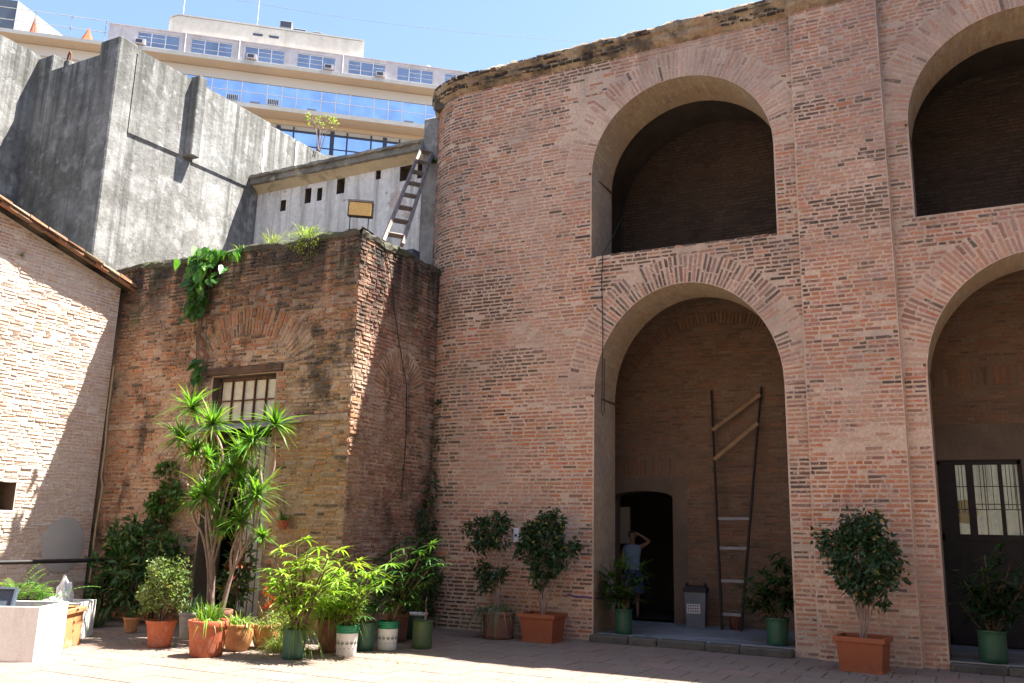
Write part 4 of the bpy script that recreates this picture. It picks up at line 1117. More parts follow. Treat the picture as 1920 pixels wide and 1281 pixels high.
# lower ribbon with dark mullions
for e in [-2.0 + 4.61 * k for k in range(-3, 5)]:
    for (dx, wdm) in ((0, .07), (2.1, .07), (3.31, .18)):
        mb = MB(); mb.box(e + dx - wdm, e + dx + wdm, 1.70, 1.86, 32.9, 35.9); opart('mullion', mb, 'off_mullion')
    for (dx, w2) in ((.07, 2.03), (2.17, 1.0), (3.5, 1.05)):
        mb = MB(); mb.box(e + dx, e + dx + w2, 1.80, 1.84, 32.9, 35.55); opart('window', mb, 'blueglass')
mb = MB(); mb.box(X0, X1, 1.74, 1.88, 35.45, 35.62); mb.box(X0, X1, 1.75, 1.79, 34.2, 34.28); opart('transom', mb, 'off_mullion')
mb = MB(); mb.box(X0, X1, 1.76, 1.9, 35.62, 36.38); opart('beam', mb, 'off_fascia')
# penthouse with rounded end
mb = MB(); pts = []
for i in range(9):
    a = math.pi / 2 * i / 8; pts.append((-12.6 - .9 * math.sin(a), 3.2 - .9 + .9 - .9 * math.cos(a) + .9))
pts = [(3.6, 3.2), (-12.3, 3.2)] + [(-12.3 - 1.4 * math.sin(math.pi/2*i/8), 4.6 - 1.4 * math.cos(math.pi/2*i/8)) for i in range(1, 9)] + [(-13.7, 9), (3.6, 9)]
PZ = 46.0
vs = [(x, y, 42.4) for x, y in pts] + [(x, y, PZ - .12) for x, y in pts]
k = len(pts); mb.add(vs, [(i, i+1, k+i+1, k+i) for i in range(k-1)] + [(k-1, 0, k, 2*k-1), tuple(range(k, 2*k))])
opart('penthouse', mb, 'off_pent')
mb = MB(); vs = [(x, y - .05, PZ - .11) for x, y in pts] + [(x, y - .05, PZ + .05) for x, y in pts]
mb.add(vs, [(i, i+1, k+i+1, k+i) for i in range(k-1)] + [tuple(range(k, 2*k))]); opart('penthouse_rim', mb, 'off_fascia')
for a in (-6.3, -4.9):
    mb = MB(); mb.box(a, a + .85, 3.14, 3.22, 44.95, 45.15); opart('vent_slot', mb, 'off_mullion')
for (a, b, z1, y) in ((-4.1, -3.0, 47.1, 3.6), (-2.9, -1.7, 46.5, 3.6), (-1.2, -.3, 46.45, 3.6)):
    mb = MB(); mb.cbox(a, b, y, y + 1, PZ + .03, z1, .04); r_ = opart('roof_unit', mb, 'ac')
    mb = MB(); mb.box(a + .08, b - .08, y - .02, y - .002, PZ + .45 if z1 > 47 else PZ + .15, z1 - .08); opart('grille', mb, 'off_mullion', r_)
for (a, h) in ((-12.7, 5), (-6.2, 5)):
    mb = MB(); mb.tube([(a, 5, PZ), (a, 5, PZ + h)], .03, 5); opart('antenna_mast', mb, 'off_frame')
mb = MB()
for (p, q) in (((8.6, 1.5, 42.5), (9.4, 1.5, 43.4)), ((9.4, 1.5, 43.4), (11, 1.5, 42.5)), ((8.9, 1.5, 42.5), (9.4, 1.5, 43.4)), ((9.2, 1.5, 42.5), (9.45, 1.5, 43.4)), ((9.6, 1.6, 42.5), (9.5, 1.6, 43.4))):
    mb.tube([p, q], .05, 5)
opart('rooftop_frame', mb, 'off_frame')
# terrace rail
mb = MB()
for z in (42.6, 41.55): mb.tube([(-29, .1, z), (-17.5, .1, z)], .03, 5)
opart('terrace_rail', mb, 'ac')
for a in (-28.5, -25.9, -23.1, -20.35, -17.7):
    mb = MB(); mb.tube([(a, .1, 40.69), (a, .1, 42.62)], .03, 5); opart('rail_post', mb, 'ac')
def o2w(x, y, z):
    a = R(40.007); return OFL + V(x * math.cos(a) - y * math.sin(a), x * math.sin(a) + y * math.cos(a), z)
wr = thing('white_sloping_roof', 'big white sloping roof rising behind the office terrace railing', 'roof', o2w(-23, 3, 40.69), R(40.007))
mb = MB(); q = [(-2.6, 0), (3.6, 0), (-2.6, 4.35)]
mb.add([(x, 0, z) for x, z in q] + [(x, 5, z) for x, z in q], [(0, 1, 2), (3, 5, 4), (0, 2, 5, 3), (1, 4, 5, 2), (0, 3, 4, 1)]); mb.build('sheet', M['tent'], wr, False)
mb = MB(); mb.box(-6, -2.62, .2, 4.6, 0, 4.4); mb.build('shaded_side_block', M['tray'], wr, False)  # dark colour stands for the roof's shaded left side
for i, (x, z, wdt, lbl) in enumerate(((-19.2, 1.45, .55, 'orange-red folded parasol leaning beside the white roof edge'), (-23.35, 1.75, .35, 'narrow orange folded parasol in front of the white roof'))):
    pr = thing('folded_parasol', lbl, 'parasol', o2w(x, .9, 40.69), R(40.007), 'folded parasols on the office terrace')
    mb = MB(); mb.lathe([(wdt, .1), (wdt * .9, .3), (wdt * .5, z * .6), (.06, z), (.02, z + .05)], 7, jit=.12, smooth=False); mb.build('canopy', M['orange'], pr, False)
    mb = MB(); mb.tube([(0, 0, 0), (0, 0, z * .8)], .04, 6); mb.build('pole', M['wood_d'], pr, False)
# wires across the sky
for i, (p, q, lbl) in enumerate((((-60, 40, 48.5), (-20, 75, 54), 'upper thin overhead wire crossing the blue sky'), ((-60, 40, 45.2), (-20, 75, 47.5), 'lower thin overhead wire crossing the blue sky'))):
    p, q = V(*p), V(*q); mb = MB()
    mb.tube([p.lerp(q, t / 12) - V(0, 0, 1) * 1.6 * (1 - (2 * t / 12 - 1) ** 2) for t in range(13)], .014, 5)
    tag(mb.build('overhead_wire', M['steel']), lbl, 'wire', 'overhead wires')

# ================================================================== SMALL THINGS ON THE BUILDINGS
# floodlight on the annex corner
fl = thing('floodlight', 'small floodlight with amber glass on two rods at the annex roof corner', 'lamp', (-9.1, 11.66, 6.66))
mb = MB(); mb.cbox(-.22, .22, -.02, .10, .30, .58, .015); hs = mb.build('housing', M['iron'], fl, False); hs.rotation_euler = (R(8), R(3), R(28))
mb = MB(); mb.cbox(-.195, .195, -.034, -.021, .325, .555, .004); o = mb.build('glass', M['amber'], hs, False)
mb = MB(); mb.box(-.235, .235, -.05, -.02, .565, .595); o = mb.build('visor', M['steel'], hs, False)
for sx in (-.16, .16):
    mb = MB(); mb.tube([(sx * .88, -sx * .0 + sx * .47, 0), (sx * .88, sx * .47, .34)], .009, 6); mb.build('rod', M['iron'], fl, False)

# wooden ladder leaning on the annex roof
ld = thing('wooden_ladder', 'weathered wooden ladder leaning from the annex roof edge to the white eave', 'ladder', (-9.0, 12.4, 6.68))
p0 = V(-8.98, 12.22, 6.68); p1 = V(-10.55, 15.80, 10.60); side = V(.30, .40, 0) * .85
for sgn in (0, 1):
    mb = MB(); mb.bar(p0 + side * sgn * .85, p1 + side * sgn * .62, .06, .09, V(1, -.6, .3)); mb.build('rail', M['wood_g'], ld)
for i in range(9):
    t = .06 + i * .108; a = p0.lerp(p1, t); b = (p0 + side * .85).lerp(p1 + side * .62, t)
    mb = MB(); mb.bar(a, b, .09, .035, V(-.3, .7, .7)); mb.build('rung', M['wood_g'], ld)

# hanging cables
def cable(name, pts, r, mat, lbl, group=None):
    mb = MB(); mb.tube(pts, r, 5); return tag(mb.build(name, M[mat]), lbl, 'cable', group)
yc = D - .03
cable('hanging_cable', [(-5.25, D + .6, 7.4), (-5.33, D + .3, 6.9), (-5.41, yc, 6.46), (-5.42, yc - .01, 6.0), (-5.40, yc, 5.0), (-5.41, yc, 4.2), (-5.42, yc, 3.7), (-5.40, yc - .005, 3.62), (-5.37, yc, 3.68), (-5.375, yc, 4.0), (-5.37, yc, 4.6)], .008, 'cable', 'thin black cable hanging in a loop down the facade past the lower arch')
cable('side_wire', [(AX1 + .03, 12.05, 6.6), (AX1 + .04, 12.25, 6.3), (AX1 + .04, 12.5, 5.4), (AX1 + .04, 12.72, 4.8), (AX1 + .035, 12.98, 4.2), (AX1 + .035, 13.05, 3.3), (AX1 + .035, 13.0, 2.2)], .008, 'cable', 'thin dark wire drooping over the shaded side of the annex')
cable('purple_cable', [(-6.0, yc - .01, .70), (-5.85, yc - .02, .66), (-5.7, yc - .015, .67), (-5.6, yc - .02, .66), (-5.53, D + .3, .64)], .012, 'purple', 'short purple cable pinned low on the arch pier')
cable('garden_hose', [(-14.34, 11.2, 4.6), (-14.32, 11.18, 3.6), (-14.27, 11.17, 3.0), (-14.27, 11.16, 2.5), (-14.18, 11.15, 2.3), (-14.2, 11.12, 1.6), (-14.16, 11.1, .8), (-14.12, 11.05, .1), (-13.95, 10.95, .03)], .022, 'hose', 'yellowed hose hanging in the corner beside the limewashed wall')
pr = thing('pipe_rail', 'black pipe rail in front of the limewashed wall above the planters', 'rail', (-13.4, 9.6, 0))
mb = MB(); mb.tube([(-14.5, 6.6, 1.0), (-13.9, 9.2, 1.0), (-13.62, 10.55, 1.02), (-13.5, 11.2, 1.02)], .035, 8); mb.build('rail', M['iron'], pr)
for p in ((-13.98, 8.85), (-13.55, 10.9), (-14.3, 7.5)):
    mb = MB(); mb.tube([(p[0], p[1], 0), (p[0], p[1], 1.0)], .028, 7); mb.build('post', M['iron'], pr)
# switch plate
mb = MB(); mb.cbox(-7.03, -6.93, D - .045, D - .012, 1.50, 1.74, .008); sw = mb.build('switch_box', M['switch']); tag(sw, 'small white switch box on the brick wall beside the potted fig', 'switch')
LOC[sw.name] = V(0, 0, 0)
mb = MB(); mb.box(-7.0, -6.96, D - .052, D - .045, 1.60, 1.64); mb.build('button', M['ink'], sw)

# ================================================================== THINGS UNDER THE LEFT ARCH
FZ = .116
tl = thing('tall_tapering_ladder', 'tall narrow iron ladder tapering downward, leaning on the passage back wall', 'ladder', (-3.8, 15.78, FZ))
A0, A1 = V(-3.96, 15.74, FZ + .005), V(-4.20, 16.34, 4.38); B0, B1 = V(-3.64, 15.74, FZ + .005), V(-3.27, 16.34, 4.40)
for (p, q) in ((A0, A1), (B0, B1)):
    mb = MB(); mb.tube([p, p.lerp(q, .5) + V(0, 0, 0), q], [.028, .024, .020], 7); mb.build('rail', M['iron'], tl)
for t in (.06, .19, .32, .44, .55, .66):
    a, b = A0.lerp(A1, t), B0.lerp(B1, t); mb = MB(); mb.bar(a, b, .05, .02, V(0, -1, .1)); mb.build('rung', M['steel'] if t < .5 else M['wood_d'], tl)
for (ta, tb) in ((.82, .965), (.69, .84)):
    a, b = A0.lerp(A1, ta) + V(0, -.03, 0), B0.lerp(B1, tb) + V(0, -.03, 0); mb = MB(); mb.bar(a, b, .07, .025, V(0, -1, .1)); mb.build('slanting_slat', M['wood_l'], tl)
bn = thing('rubbish_bin', 'grey plastic rubbish bin with a pale label beside the passage doorway', 'bin', (-4.46, 15.95, FZ), R(8))
mb = MB()
def taper(mb, a0, a1, z0, z1, b0=None, b1=None):
    b0 = b0 or a0; b1 = b1 or a1
    mb.add([(-a0,-b0,z0),(a0,-b0,z0),(a0,b0,z0),(-a0,b0,z0),(-a1,-b1,z1),(a1,-b1,z1),(a1,b1,z1),(-a1,b1,z1)], [(0,3,2,1),(4,5,6,7),(0,1,5,4),(1,2,6,5),(2,3,7,6),(3,0,4,7)])
taper(mb, .155, .185, 0, .60); mb.build('body', M['bin'], bn, False)
mb = MB(); taper(mb, .20, .20, .60, .66); taper(mb, .195, .17, .66, .70); mb.build('lid', M['iron'], bn, False)
for sx in (-1, 1):
    mb = MB(); mb.cbox(sx * .16 - .025, sx * .16 + .025, -.03, .03, .70, .76, .008); mb.build('lid_hinge', M['iron'], bn, False)
mb = MB(); mb.add([(-.145, -.176, .24), (.09, -.176, .24), (.09, -.184, .40), (-.145, -.184, .40)], [(0, 1, 2, 3)]); lab = mb.build('label', M['sticker'], bn, False)
for i in range(3):
    mb = MB(); z = .36 - i * .045; yv = -.186 + (.40 - z) * .05
    for j in range(5): mb.add([(-.125 + j * .04, yv - .001, z), (-.10 + j * .04, yv - .001, z), (-.10 + j * .04, yv - .002, z + .018), (-.125 + j * .04, yv - .002, z + .018)], [(0, 1, 2, 3)])
    mb.build('print_line', M['ink'], lab, False)
rb = thing('red_bucket', 'small dark red bucket on the floor behind the tall iron ladder', 'bucket', (-3.78, 15.98, FZ))
mb = MB(); mb.lathe([(.0, .0), (.10, 0), (.125, .22), (.135, .225), (.12, .21), (.10, .02)], 16); mb.build('body', M['terra_d'], rb, False)
mb = MB(); mb.tube([(-.125, 0, .21), (-.09, -.05, .30), (0, -.07, .33), (.09, -.05, .30), (.125, 0, .21)], .006, 5); mb.build('handle', M['steel'], rb, False)
# pale panel in the dark room; its paleness stands in for a lit rectangle
nb_ = thing('pale_stand_in_panel', 'pale upright panel standing in for a lit rectangle inside the dark doorway', 'board', (-6.55, 17.9, 1.5))
mb = MB(); mb.cbox(-.16, .16, -.01, .02, 0, .75, .005); mb.build('panel', M['sticker'], nb_, False)
mb = MB(); mb.box(-.18, .18, .021, .035, -.02, .77); mb.build('backing', M['wood_d'], nb_, False)

# ================================================================== PERSON in the doorway
def skin_mesh(name, joints, edges, mat, parent, sub=2, root=0):
    me = bpy.data.meshes.new(name); me.from_pydata([j[:3] for j in joints], edges, []); me.materials.append(mat)
    o = link(name, me, parent)
    md = o.modifiers.new('skin', 'SKIN'); md.use_smooth_shade = True
    for i, j in enumerate(joints):
        sv = me.skin_vertices[0].data[i]; r = j[3]
        sv.radius = (r, j[4] if len(j) > 4 else r); sv.use_root = (i == root)
    sd = o.modifiers.new('sub', 'SUBSURF'); sd.levels = sub; sd.render_levels = sub
    return o
pe = thing('person', 'person in a light blue top and dark blue skirt standing in the doorway, arm raised', 'person', (-6.02, 17.0, .122), R(12))
J = [(0, 0, .90, .125, .10), (0, 0, 1.06, .105, .085), (0, 0, 1.24, .12, .095), (0, 0, 1.36, .075, .06), (0, -.01, 1.42, .045), (0, -.015, 1.48, .058, .068), (0, -.018, 1.545, .072, .088), (0, -.005, 1.615, .052, .06),
     (.155, .01, 1.325, .052), (.30, -.06, 1.40, .036), (.355, -.075, 1.43, .034), (.26, -.115, 1.50, .028), (.165, -.135, 1.56, .022), (.13, -.14, 1.58, .024, .014),
     (-.155, .01, 1.325, .052), (-.215, .03, 1.10, .037), (-.22, .01, 1.06, .034), (-.165, -.10, .97, .027), (-.115, -.16, .94, .021), (-.085, -.18, .93, .024, .014),
     (.085, 0, .82, .085), (.09, -.01, .47, .052), (.09, .01, .40, .05), (.095, .02, .085, .034), (.10, -.05, .035, .034, .024), (.105, -.14, .022, .03, .016),
     (-.085, 0, .82, .085), (-.09, -.015, .47, .052), (-.09, .005, .40, .05), (-.095, .02, .085, .034), (-.105, -.05, .035, .034, .024), (-.115, -.14, .022, .03, .016)]
E_ = [(0,1),(1,2),(2,3),(3,4),(4,5),(5,6),(6,7),(2,8),(8,9),(9,10),(10,11),(11,12),(12,13),(2,14),(14,15),(15,16),(16,17),(17,18),(18,19),(0,20),(20,21),(21,22),(22,23),(23,24),(24,25),(0,26),(26,27),(27,28),(28,29),(29,30),(30,31)]
def fingers(b, dirv, sp, thumb):
    b0 = len(J)
    for k, (off, ln) in enumerate(((-.024, .055), (-.008, .064), (.008, .06), (.023, .047))):
        p = V(*J[b][:3]) + sp * off + dirv * .02; q = p + dirv * ln * .5; r = q + (dirv * .7 + V(0, -.0, -.5)).normalized() * ln * .5
        i = len(J); J.extend([(*p, .009), (*q, .0085), (*r, .007)]); E_.extend([(b, i), (i, i+1), (i+1, i+2)])
    p = V(*J[b][:3]) + thumb * .022 - dirv * .012; q = p + (thumb + dirv).normalized() * .03; i = len(J)
    J.extend([(*p, .010), (*q, .008)]); E_.extend([(b, i), (i, i+1)])
fingers(13, V(-.85, .1, .25).normalized(), V(0, .6, .8).normalized(), V(-.3, -.5, -.8).normalized())
fingers(19, V(.8, -.5, -.1).normalized(), V(.2, .3, .93).normalized(), V(.2, -.5, .8).normalized())
body = skin_mesh('body', J, E_, M['skin'], pe)
# face pieces
for sx in (-1, 1):
    mb = MB(); mb.lathe([(0, -.009), (.007, -.006), (.010, 0), (.007, .006), (0, .009)], 10); o = mb.build('eye', M['ink'], pe, False); o.location = (sx * .030, -.098, 1.545)
    mb = MB(); mb.lathe([(0, -.028), (.012, -.02), (.014, .01), (.008, .026), (0, .03)], 8); o = mb.build('ear', M['skin'], pe, False); o.location = (sx * .078, .0, 1.535)
mb = MB(); mb.add([(-.014, -.098, 1.505), (.014, -.098, 1.505), (0, -.122, 1.512), (0, -.096, 1.555)], [(0, 1, 2), (0, 2, 3), (1, 3, 2)]); mb.build('nose', M['skin'], pe, False)
mb = MB(); mb.tube([(-.024, -.085, 1.478), (0, -.092, 1.475), (.024, -.085, 1.478)], .005, 5); mb.build('mouth', M['terra_d'], pe, False)
hb = MB(); n1, n2 = 10, 16; vs = []
for i in range(n1 + 1):
    th = math.pi * .62 * i / n1
    for k in range(n2):
        ph = 2 * math.pi * k / n2; front = max(0, -math.sin(ph))
        tt = th * (1 - .48 * front); r = .098 + random.uniform(-.003, .003)
        vs.append((r * .92 * math.sin(tt) * math.cos(ph), .012 + r * 1.10 * math.sin(tt) * math.sin(ph), 1.552 + r * math.cos(tt)))
hb.add(vs, [(i*n2+k, i*n2+(k+1) % n2, (i+1)*n2+(k+1) % n2, (i+1)*n2+k) for i in range(n1) for k in range(n2)], None, True); hb.build('hair', M['hair'], pe, False)
def shell(name, secs, mat, seg=24, fold=0.0):
    mb = MB(); vs = []
    for (z, rx, ry, f) in secs:
        for k in range(seg):
            a = 2 * math.pi * k / seg; fz = 1 + f * math.sin(a * 7)
            vs.append((rx * math.cos(a) * fz, ry * math.sin(a) * fz, z))
    mb.add(vs, [(i*seg+k, i*seg+(k+1) % seg, (i+1)*seg+(k+1) % seg, (i+1)*seg+k) for i in range(len(secs)-1) for k in range(seg)], None, True)
    return mb.build(name, M[mat], pe, False)
shell('blouse', [(.86, .178, .148, .02), (.95, .168, .135, .015), (1.06, .152, .118, .01), (1.18, .165, .128, .005), (1.28, .185, .122, 0), (1.345, .168, .095, 0), (1.375, .10, .075, 0), (1.37, .075, .06, 0)], 'top')
shell('skirt', [(.45, .235, .19, .06), (.58, .222, .18, .05), (.74, .205, .168, .03), (.86, .186, .155, .01), (.93, .165, .13, 0)], 'skirt')

# ================================================================== POTS AND PLANTS
def pot(root, rb, rr, h, mat, rim=.07, soil=True, seg=26, bulge=0.0):
    mb = MB()
    pr = [(0, .004), (rb * .9, 0), (rb, .012)]
    n = 6
    for i in range(1, n + 1):
        t = i / n; z = .012 + (h - rim - .012) * t
        pr.append((rb + (rr * .93 - rb) * t + bulge * math.sin(math.pi * t * .9), z))
    pr += [(pr[-1][0] * 1.005, h - rim + .002)]
    mb.lathe(pr, seg); mb.build('pot', M[mat], root, False)
    mb = MB(); mb.lathe([(rr * .93, h - rim), (rr * .985, h - rim + .004), (rr, h - rim + .012), (rr, h - .008), (rr * .985, h), (rr * .93, h), (rr * .90, h - .02), (rr * .88, h - .09)], seg); mb.build('rim', M[mat], root, False)
    if soil:
        mb = MB(); mb.lathe([(rr * .90, h - .045), (rr * .5, h - .03), (0, h - .025)], 14, jit=.03); mb.build('soil', M['soil'], root, False)
def square_pot(root, a0, a1, b0, b1, h, mat):
    mb = MB(); taper(mb, a0, a0 * 1.0, .0, .035, b0, b0); taper(mb, a0 * .96, a1 * .97, .035, h - .06, b0 * .96, b1 * .97); mb.build('pot', M[mat], root, False)
    mb = MB(); t = .035
    for (x0, x1, y0, y1) in ((-a1-.02, a1+.02, -b1-.02, -b1-.02+t), (-a1-.02, a1+.02, b1+.02-t, b1+.02), (-a1-.02, -a1-.02+t, -b1-.02+t, b1+.02-t), (a1+.02-t, a1+.02, -b1-.02+t, b1+.02-t)):
        mb.box(x0, x1, y0, y1, h - .06, h)
    mb.build('rim', M[mat], root, False)
    mb = MB(); mb.box(-a1, a1, -b1, b1, h - .055, h - .045); mb.build('soil', M['soil'], root, False)
def rdir(up=0.0):
    while True:
        d = V(random.uniform(-1, 1), random.uniform(-1, 1), random.uniform(-1, 1))
        if .05 < d.length < 1: d.normalize(); d.z += up; return d.normalized()
def gcol(b, k=.25):
    g_ = random.uniform(1 - k, 1 + k); return (b[0] * g_ * random.uniform(.8, 1.25), b[1] * g_, b[2] * g_ * random.uniform(.7, 1.3))
G_DARK = (.035, .075, .028); G_MID = (.075, .155, .03); G_LIME = (.17, .30, .04); G_FRESH = (.11, .22, .035); G_OLIVE = (.14, .17, .06); G_PALE = (.24, .30, .13)

def leaf_cloud(root, clumps, n, L, W, col, mat='leaf_d', name='crown', droop=-.35, shell_=.55, bark='bark', stems=True, base=(0, 0, .4)):
    """clumps: (x, y, z, rx, ry, rz); small leaves spread through each clump's volume"""
    mb = MB(); extra_ = []
    for (cx, cy, cz, rx, ry, rz) in (clumps if n > 500 else []):
        for _ in range(3):
            d = rdir(); k_ = random.uniform(.28, .45); extra_.append((cx + d.x * rx * 1.05, cy + d.y * ry, cz + d.z * rz * 1.05, rx * k_, ry * k_, rz * k_))
    main_ = clumps; clumps = list(clumps) + extra_
    tot = sum(c[3] * c[4] * c[5] for c in clumps) * .88
    for (cx, cy, cz, rx, ry, rz) in clumps:
        k = int(n * (rx * ry * rz) / tot)
        twigs = [V(cx, cy, cz) + Vector([a * b for a, b in zip(rdir(), (rx, ry, rz))]) * random.uniform(.45, 1.02) for _ in range(max(4, k // 16))]
        for i in range(k):
            if random.random() < .7:
                p = random.choice(twigs) + rdir() * random.uniform(0, .09)
            else:
                p = V(cx, cy, cz) + Vector([a * b for a, b in zip(rdir(), (rx, ry, rz))]) * random.uniform(.3, 1.0) ** shell_
            d = (p - V(cx, cy, cz)).normalized() * .6 + rdir(droop) * .8
            mb.leaf(p, d, rdir(.9), L * random.uniform(.55, 1.35), W * random.uniform(.8, 1.2), gcol(col, .45) if random.random() > .04 else gcol((.22, .19, .05), .3))
    mb.build(name, M[mat], root, False)
    if stems:
        for (cx, cy, cz, rx, ry, rz) in main_:
            mb = MB(); b = V(base[0] + random.uniform(-.03, .03), base[1] + random.uniform(-.03, .03), base[2]); e = V(cx, cy, cz + rz * .3)
            mid = b.lerp(e, .55) + V((b.x - e.x) * .15, 0, .05)
            mb.tube([b, b.lerp(mid, .5) + V(random.uniform(-.02, .02), 0, 0), mid, e], [.017, .014, .011, .005], 6); mb.build('branch', M[bark], root, False)
            mb = MB()
            for _ in range(7):
                s = mid.lerp(e, random.uniform(.1, 1)); q = e + Vector([a * b for a, b in zip(rdir(), (rx, ry, rz))]) * .8
                mb.tube([s, s.lerp(q, .5) + V(0, 0, .03), q], [.006, .004, .002], 4, cap=False)
            mb.build('twig', M[bark], root, False)

def tuft(root, n, L, W, col, spread=.9, droop=.7, z=0.0, r=.05, name='foliage', mat='leaf', c=(0, 0), vary=.3, up=.4):
    mb = MB()
    for i in range(n):
        a = random.uniform(0, 6.283); el = random.uniform(.15, 1.35)
        d = V(math.cos(a) * math.cos(el) * spread, math.sin(a) * math.cos(el) * spread, math.sin(el) + up).normalized()
        mb.strip((c[0] + math.cos(a) * r * random.random(), c[1] + math.sin(a) * r * random.random(), z), d, L * random.uniform(.6, 1.2), W * random.uniform(.7, 1.2), droop * random.uniform(.5, 1.3), gcol(col, vary), 4)
    return mb.build(name, M[mat], root, False)

def fan(p, d, L, col, n=8, W=.045, spread=120):
    """palm fan: leaflets radiating from p in a plane round d"""
    mb = MB(); d = d.normalized(); sd = d.cross(V(0, 0, 1)); sd = sd.normalized() if sd.length > .05 else V(1, 0, 0)
    sd = (sd + rdir() * .25).normalized(); c0 = gcol(col, .25)
    for i in range(n):
        a = R(-spread + 2 * spread * i / (n - 1)) * random.uniform(.9, 1.1)
        dd = d * math.cos(a) + sd * math.sin(a) + V(0, 0, .12) * (1 - abs(i / (n - 1) * 2 - 1))
        mb.strip(p, dd, L * random.uniform(.82, 1.12) * (1 - .25 * abs(i / (n - 1) * 2 - 1)), W * random.uniform(.8, 1.2), random.uniform(.12, .45), jitc(c0, .15), 4)
    return mb

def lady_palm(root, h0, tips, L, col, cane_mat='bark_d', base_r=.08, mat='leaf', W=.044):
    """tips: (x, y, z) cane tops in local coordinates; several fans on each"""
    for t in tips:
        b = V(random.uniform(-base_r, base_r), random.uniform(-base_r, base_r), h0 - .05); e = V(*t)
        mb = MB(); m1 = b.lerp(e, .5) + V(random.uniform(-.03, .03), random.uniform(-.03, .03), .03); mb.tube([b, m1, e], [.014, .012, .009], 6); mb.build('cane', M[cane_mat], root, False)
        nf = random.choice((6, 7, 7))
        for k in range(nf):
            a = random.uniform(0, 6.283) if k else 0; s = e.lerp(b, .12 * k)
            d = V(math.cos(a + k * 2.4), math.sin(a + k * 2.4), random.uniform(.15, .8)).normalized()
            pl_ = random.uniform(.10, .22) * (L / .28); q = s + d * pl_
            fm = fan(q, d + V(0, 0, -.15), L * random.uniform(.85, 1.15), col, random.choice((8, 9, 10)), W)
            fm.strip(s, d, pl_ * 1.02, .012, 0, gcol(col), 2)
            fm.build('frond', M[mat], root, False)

# --- dracaena tree behind the big pot
LEAFM = []
for i in range(8):
    mb = MB(); mb.strip((0, 0, 0), (1, 0, 0), 1.0, .075, .25 + .07 * i, gcol((.12, .24, .045) if i % 3 else (.20, .33, .06), .2), 5, V(0, 0, 1)); LEAFM.append(mb.mesh('leaf', M['leaf']))
def rosette(root, c, rad, n_out=18, n_in=85):
    off = LOC[root.name]; c = Vector(c) - off
    mb = MB()
    for i in range(n_in):
        a = random.uniform(0, 6.283); el = random.uniform(-.35, 1.45)
        d = V(math.cos(a) * math.cos(el), math.sin(a) * math.cos(el), math.sin(el))
        mb.strip(c, d, rad * random.uniform(.55, 1.05), .034, random.uniform(.05, .5), gcol((.115, .235, .04), .45), 4)
    for i in range(9):                                     # dry skirt under the rosette
        a = random.uniform(0, 6.283); mb.strip(c - V(0, 0, .03), V(math.cos(a) * .5, math.sin(a) * .5, -.8), rad * random.uniform(.4, .75), .022, .1, gcol((.30, .21, .09), .3), 4)
    ro = mb.build('rosette', M['leaf'], root, False)
    for i in range(n_out):
        o = link('leaf', LEAFM[random.randrange(8)], ro)
        a = 6.283 * i / n_out + random.uniform(-.2, .2); el = random.uniform(-.25, 1.2)
        o.location = c; o.rotation_euler = (random.uniform(-.3, .3), -el, a); s = rad * random.uniform(.85, 1.2); o.scale = (s, s * .95, s)
dr = thing('dracaena_tree', 'tall many-stemmed dracaena with spiky leaf rosettes in front of the annex window', 'potted tree', (-9.95, 9.98, 0))
pot(dr, .20, .25, .46, 'terra_d')
ROS = [(-10.82, 9.95, 3.45, .50), (-10.19, 9.8, 3.16, .54), (-11.11, 10.05, 3.00, .50), (-9.45, 9.9, 2.90, .52), (-9.21, 10.1, 3.16, .48), (-10.67, 10.25, 2.70, .46), (-10.05, 9.7, 2.08, .52), (-9.22, 9.85, 2.09, .5), (-9.68, 10.2, 1.98, .46), (-10.62, 10.2, 2.24, .42), (-9.40, 9.75, 1.72, .38), (-10.35, 10.25, 2.42, .42), (-9.9, 10.15, 2.75, .42), (-9.75, 9.85, 2.5, .40), (-10.4, 9.7, 2.75, .42), (-9.95, 10.2, 2.35, .40), (-10.45, 9.85, 2.02, .38), (-9.55, 10.1, 2.35, .38), (-10.2, 10.15, 1.75, .36), (-9.75, 9.75, 1.6, .34), (-9.2, 10.0, 1.5, .3)]
for i, (x, y, z, r_) in enumerate(ROS): rosette(dr, (x, y, z), r_, 17)
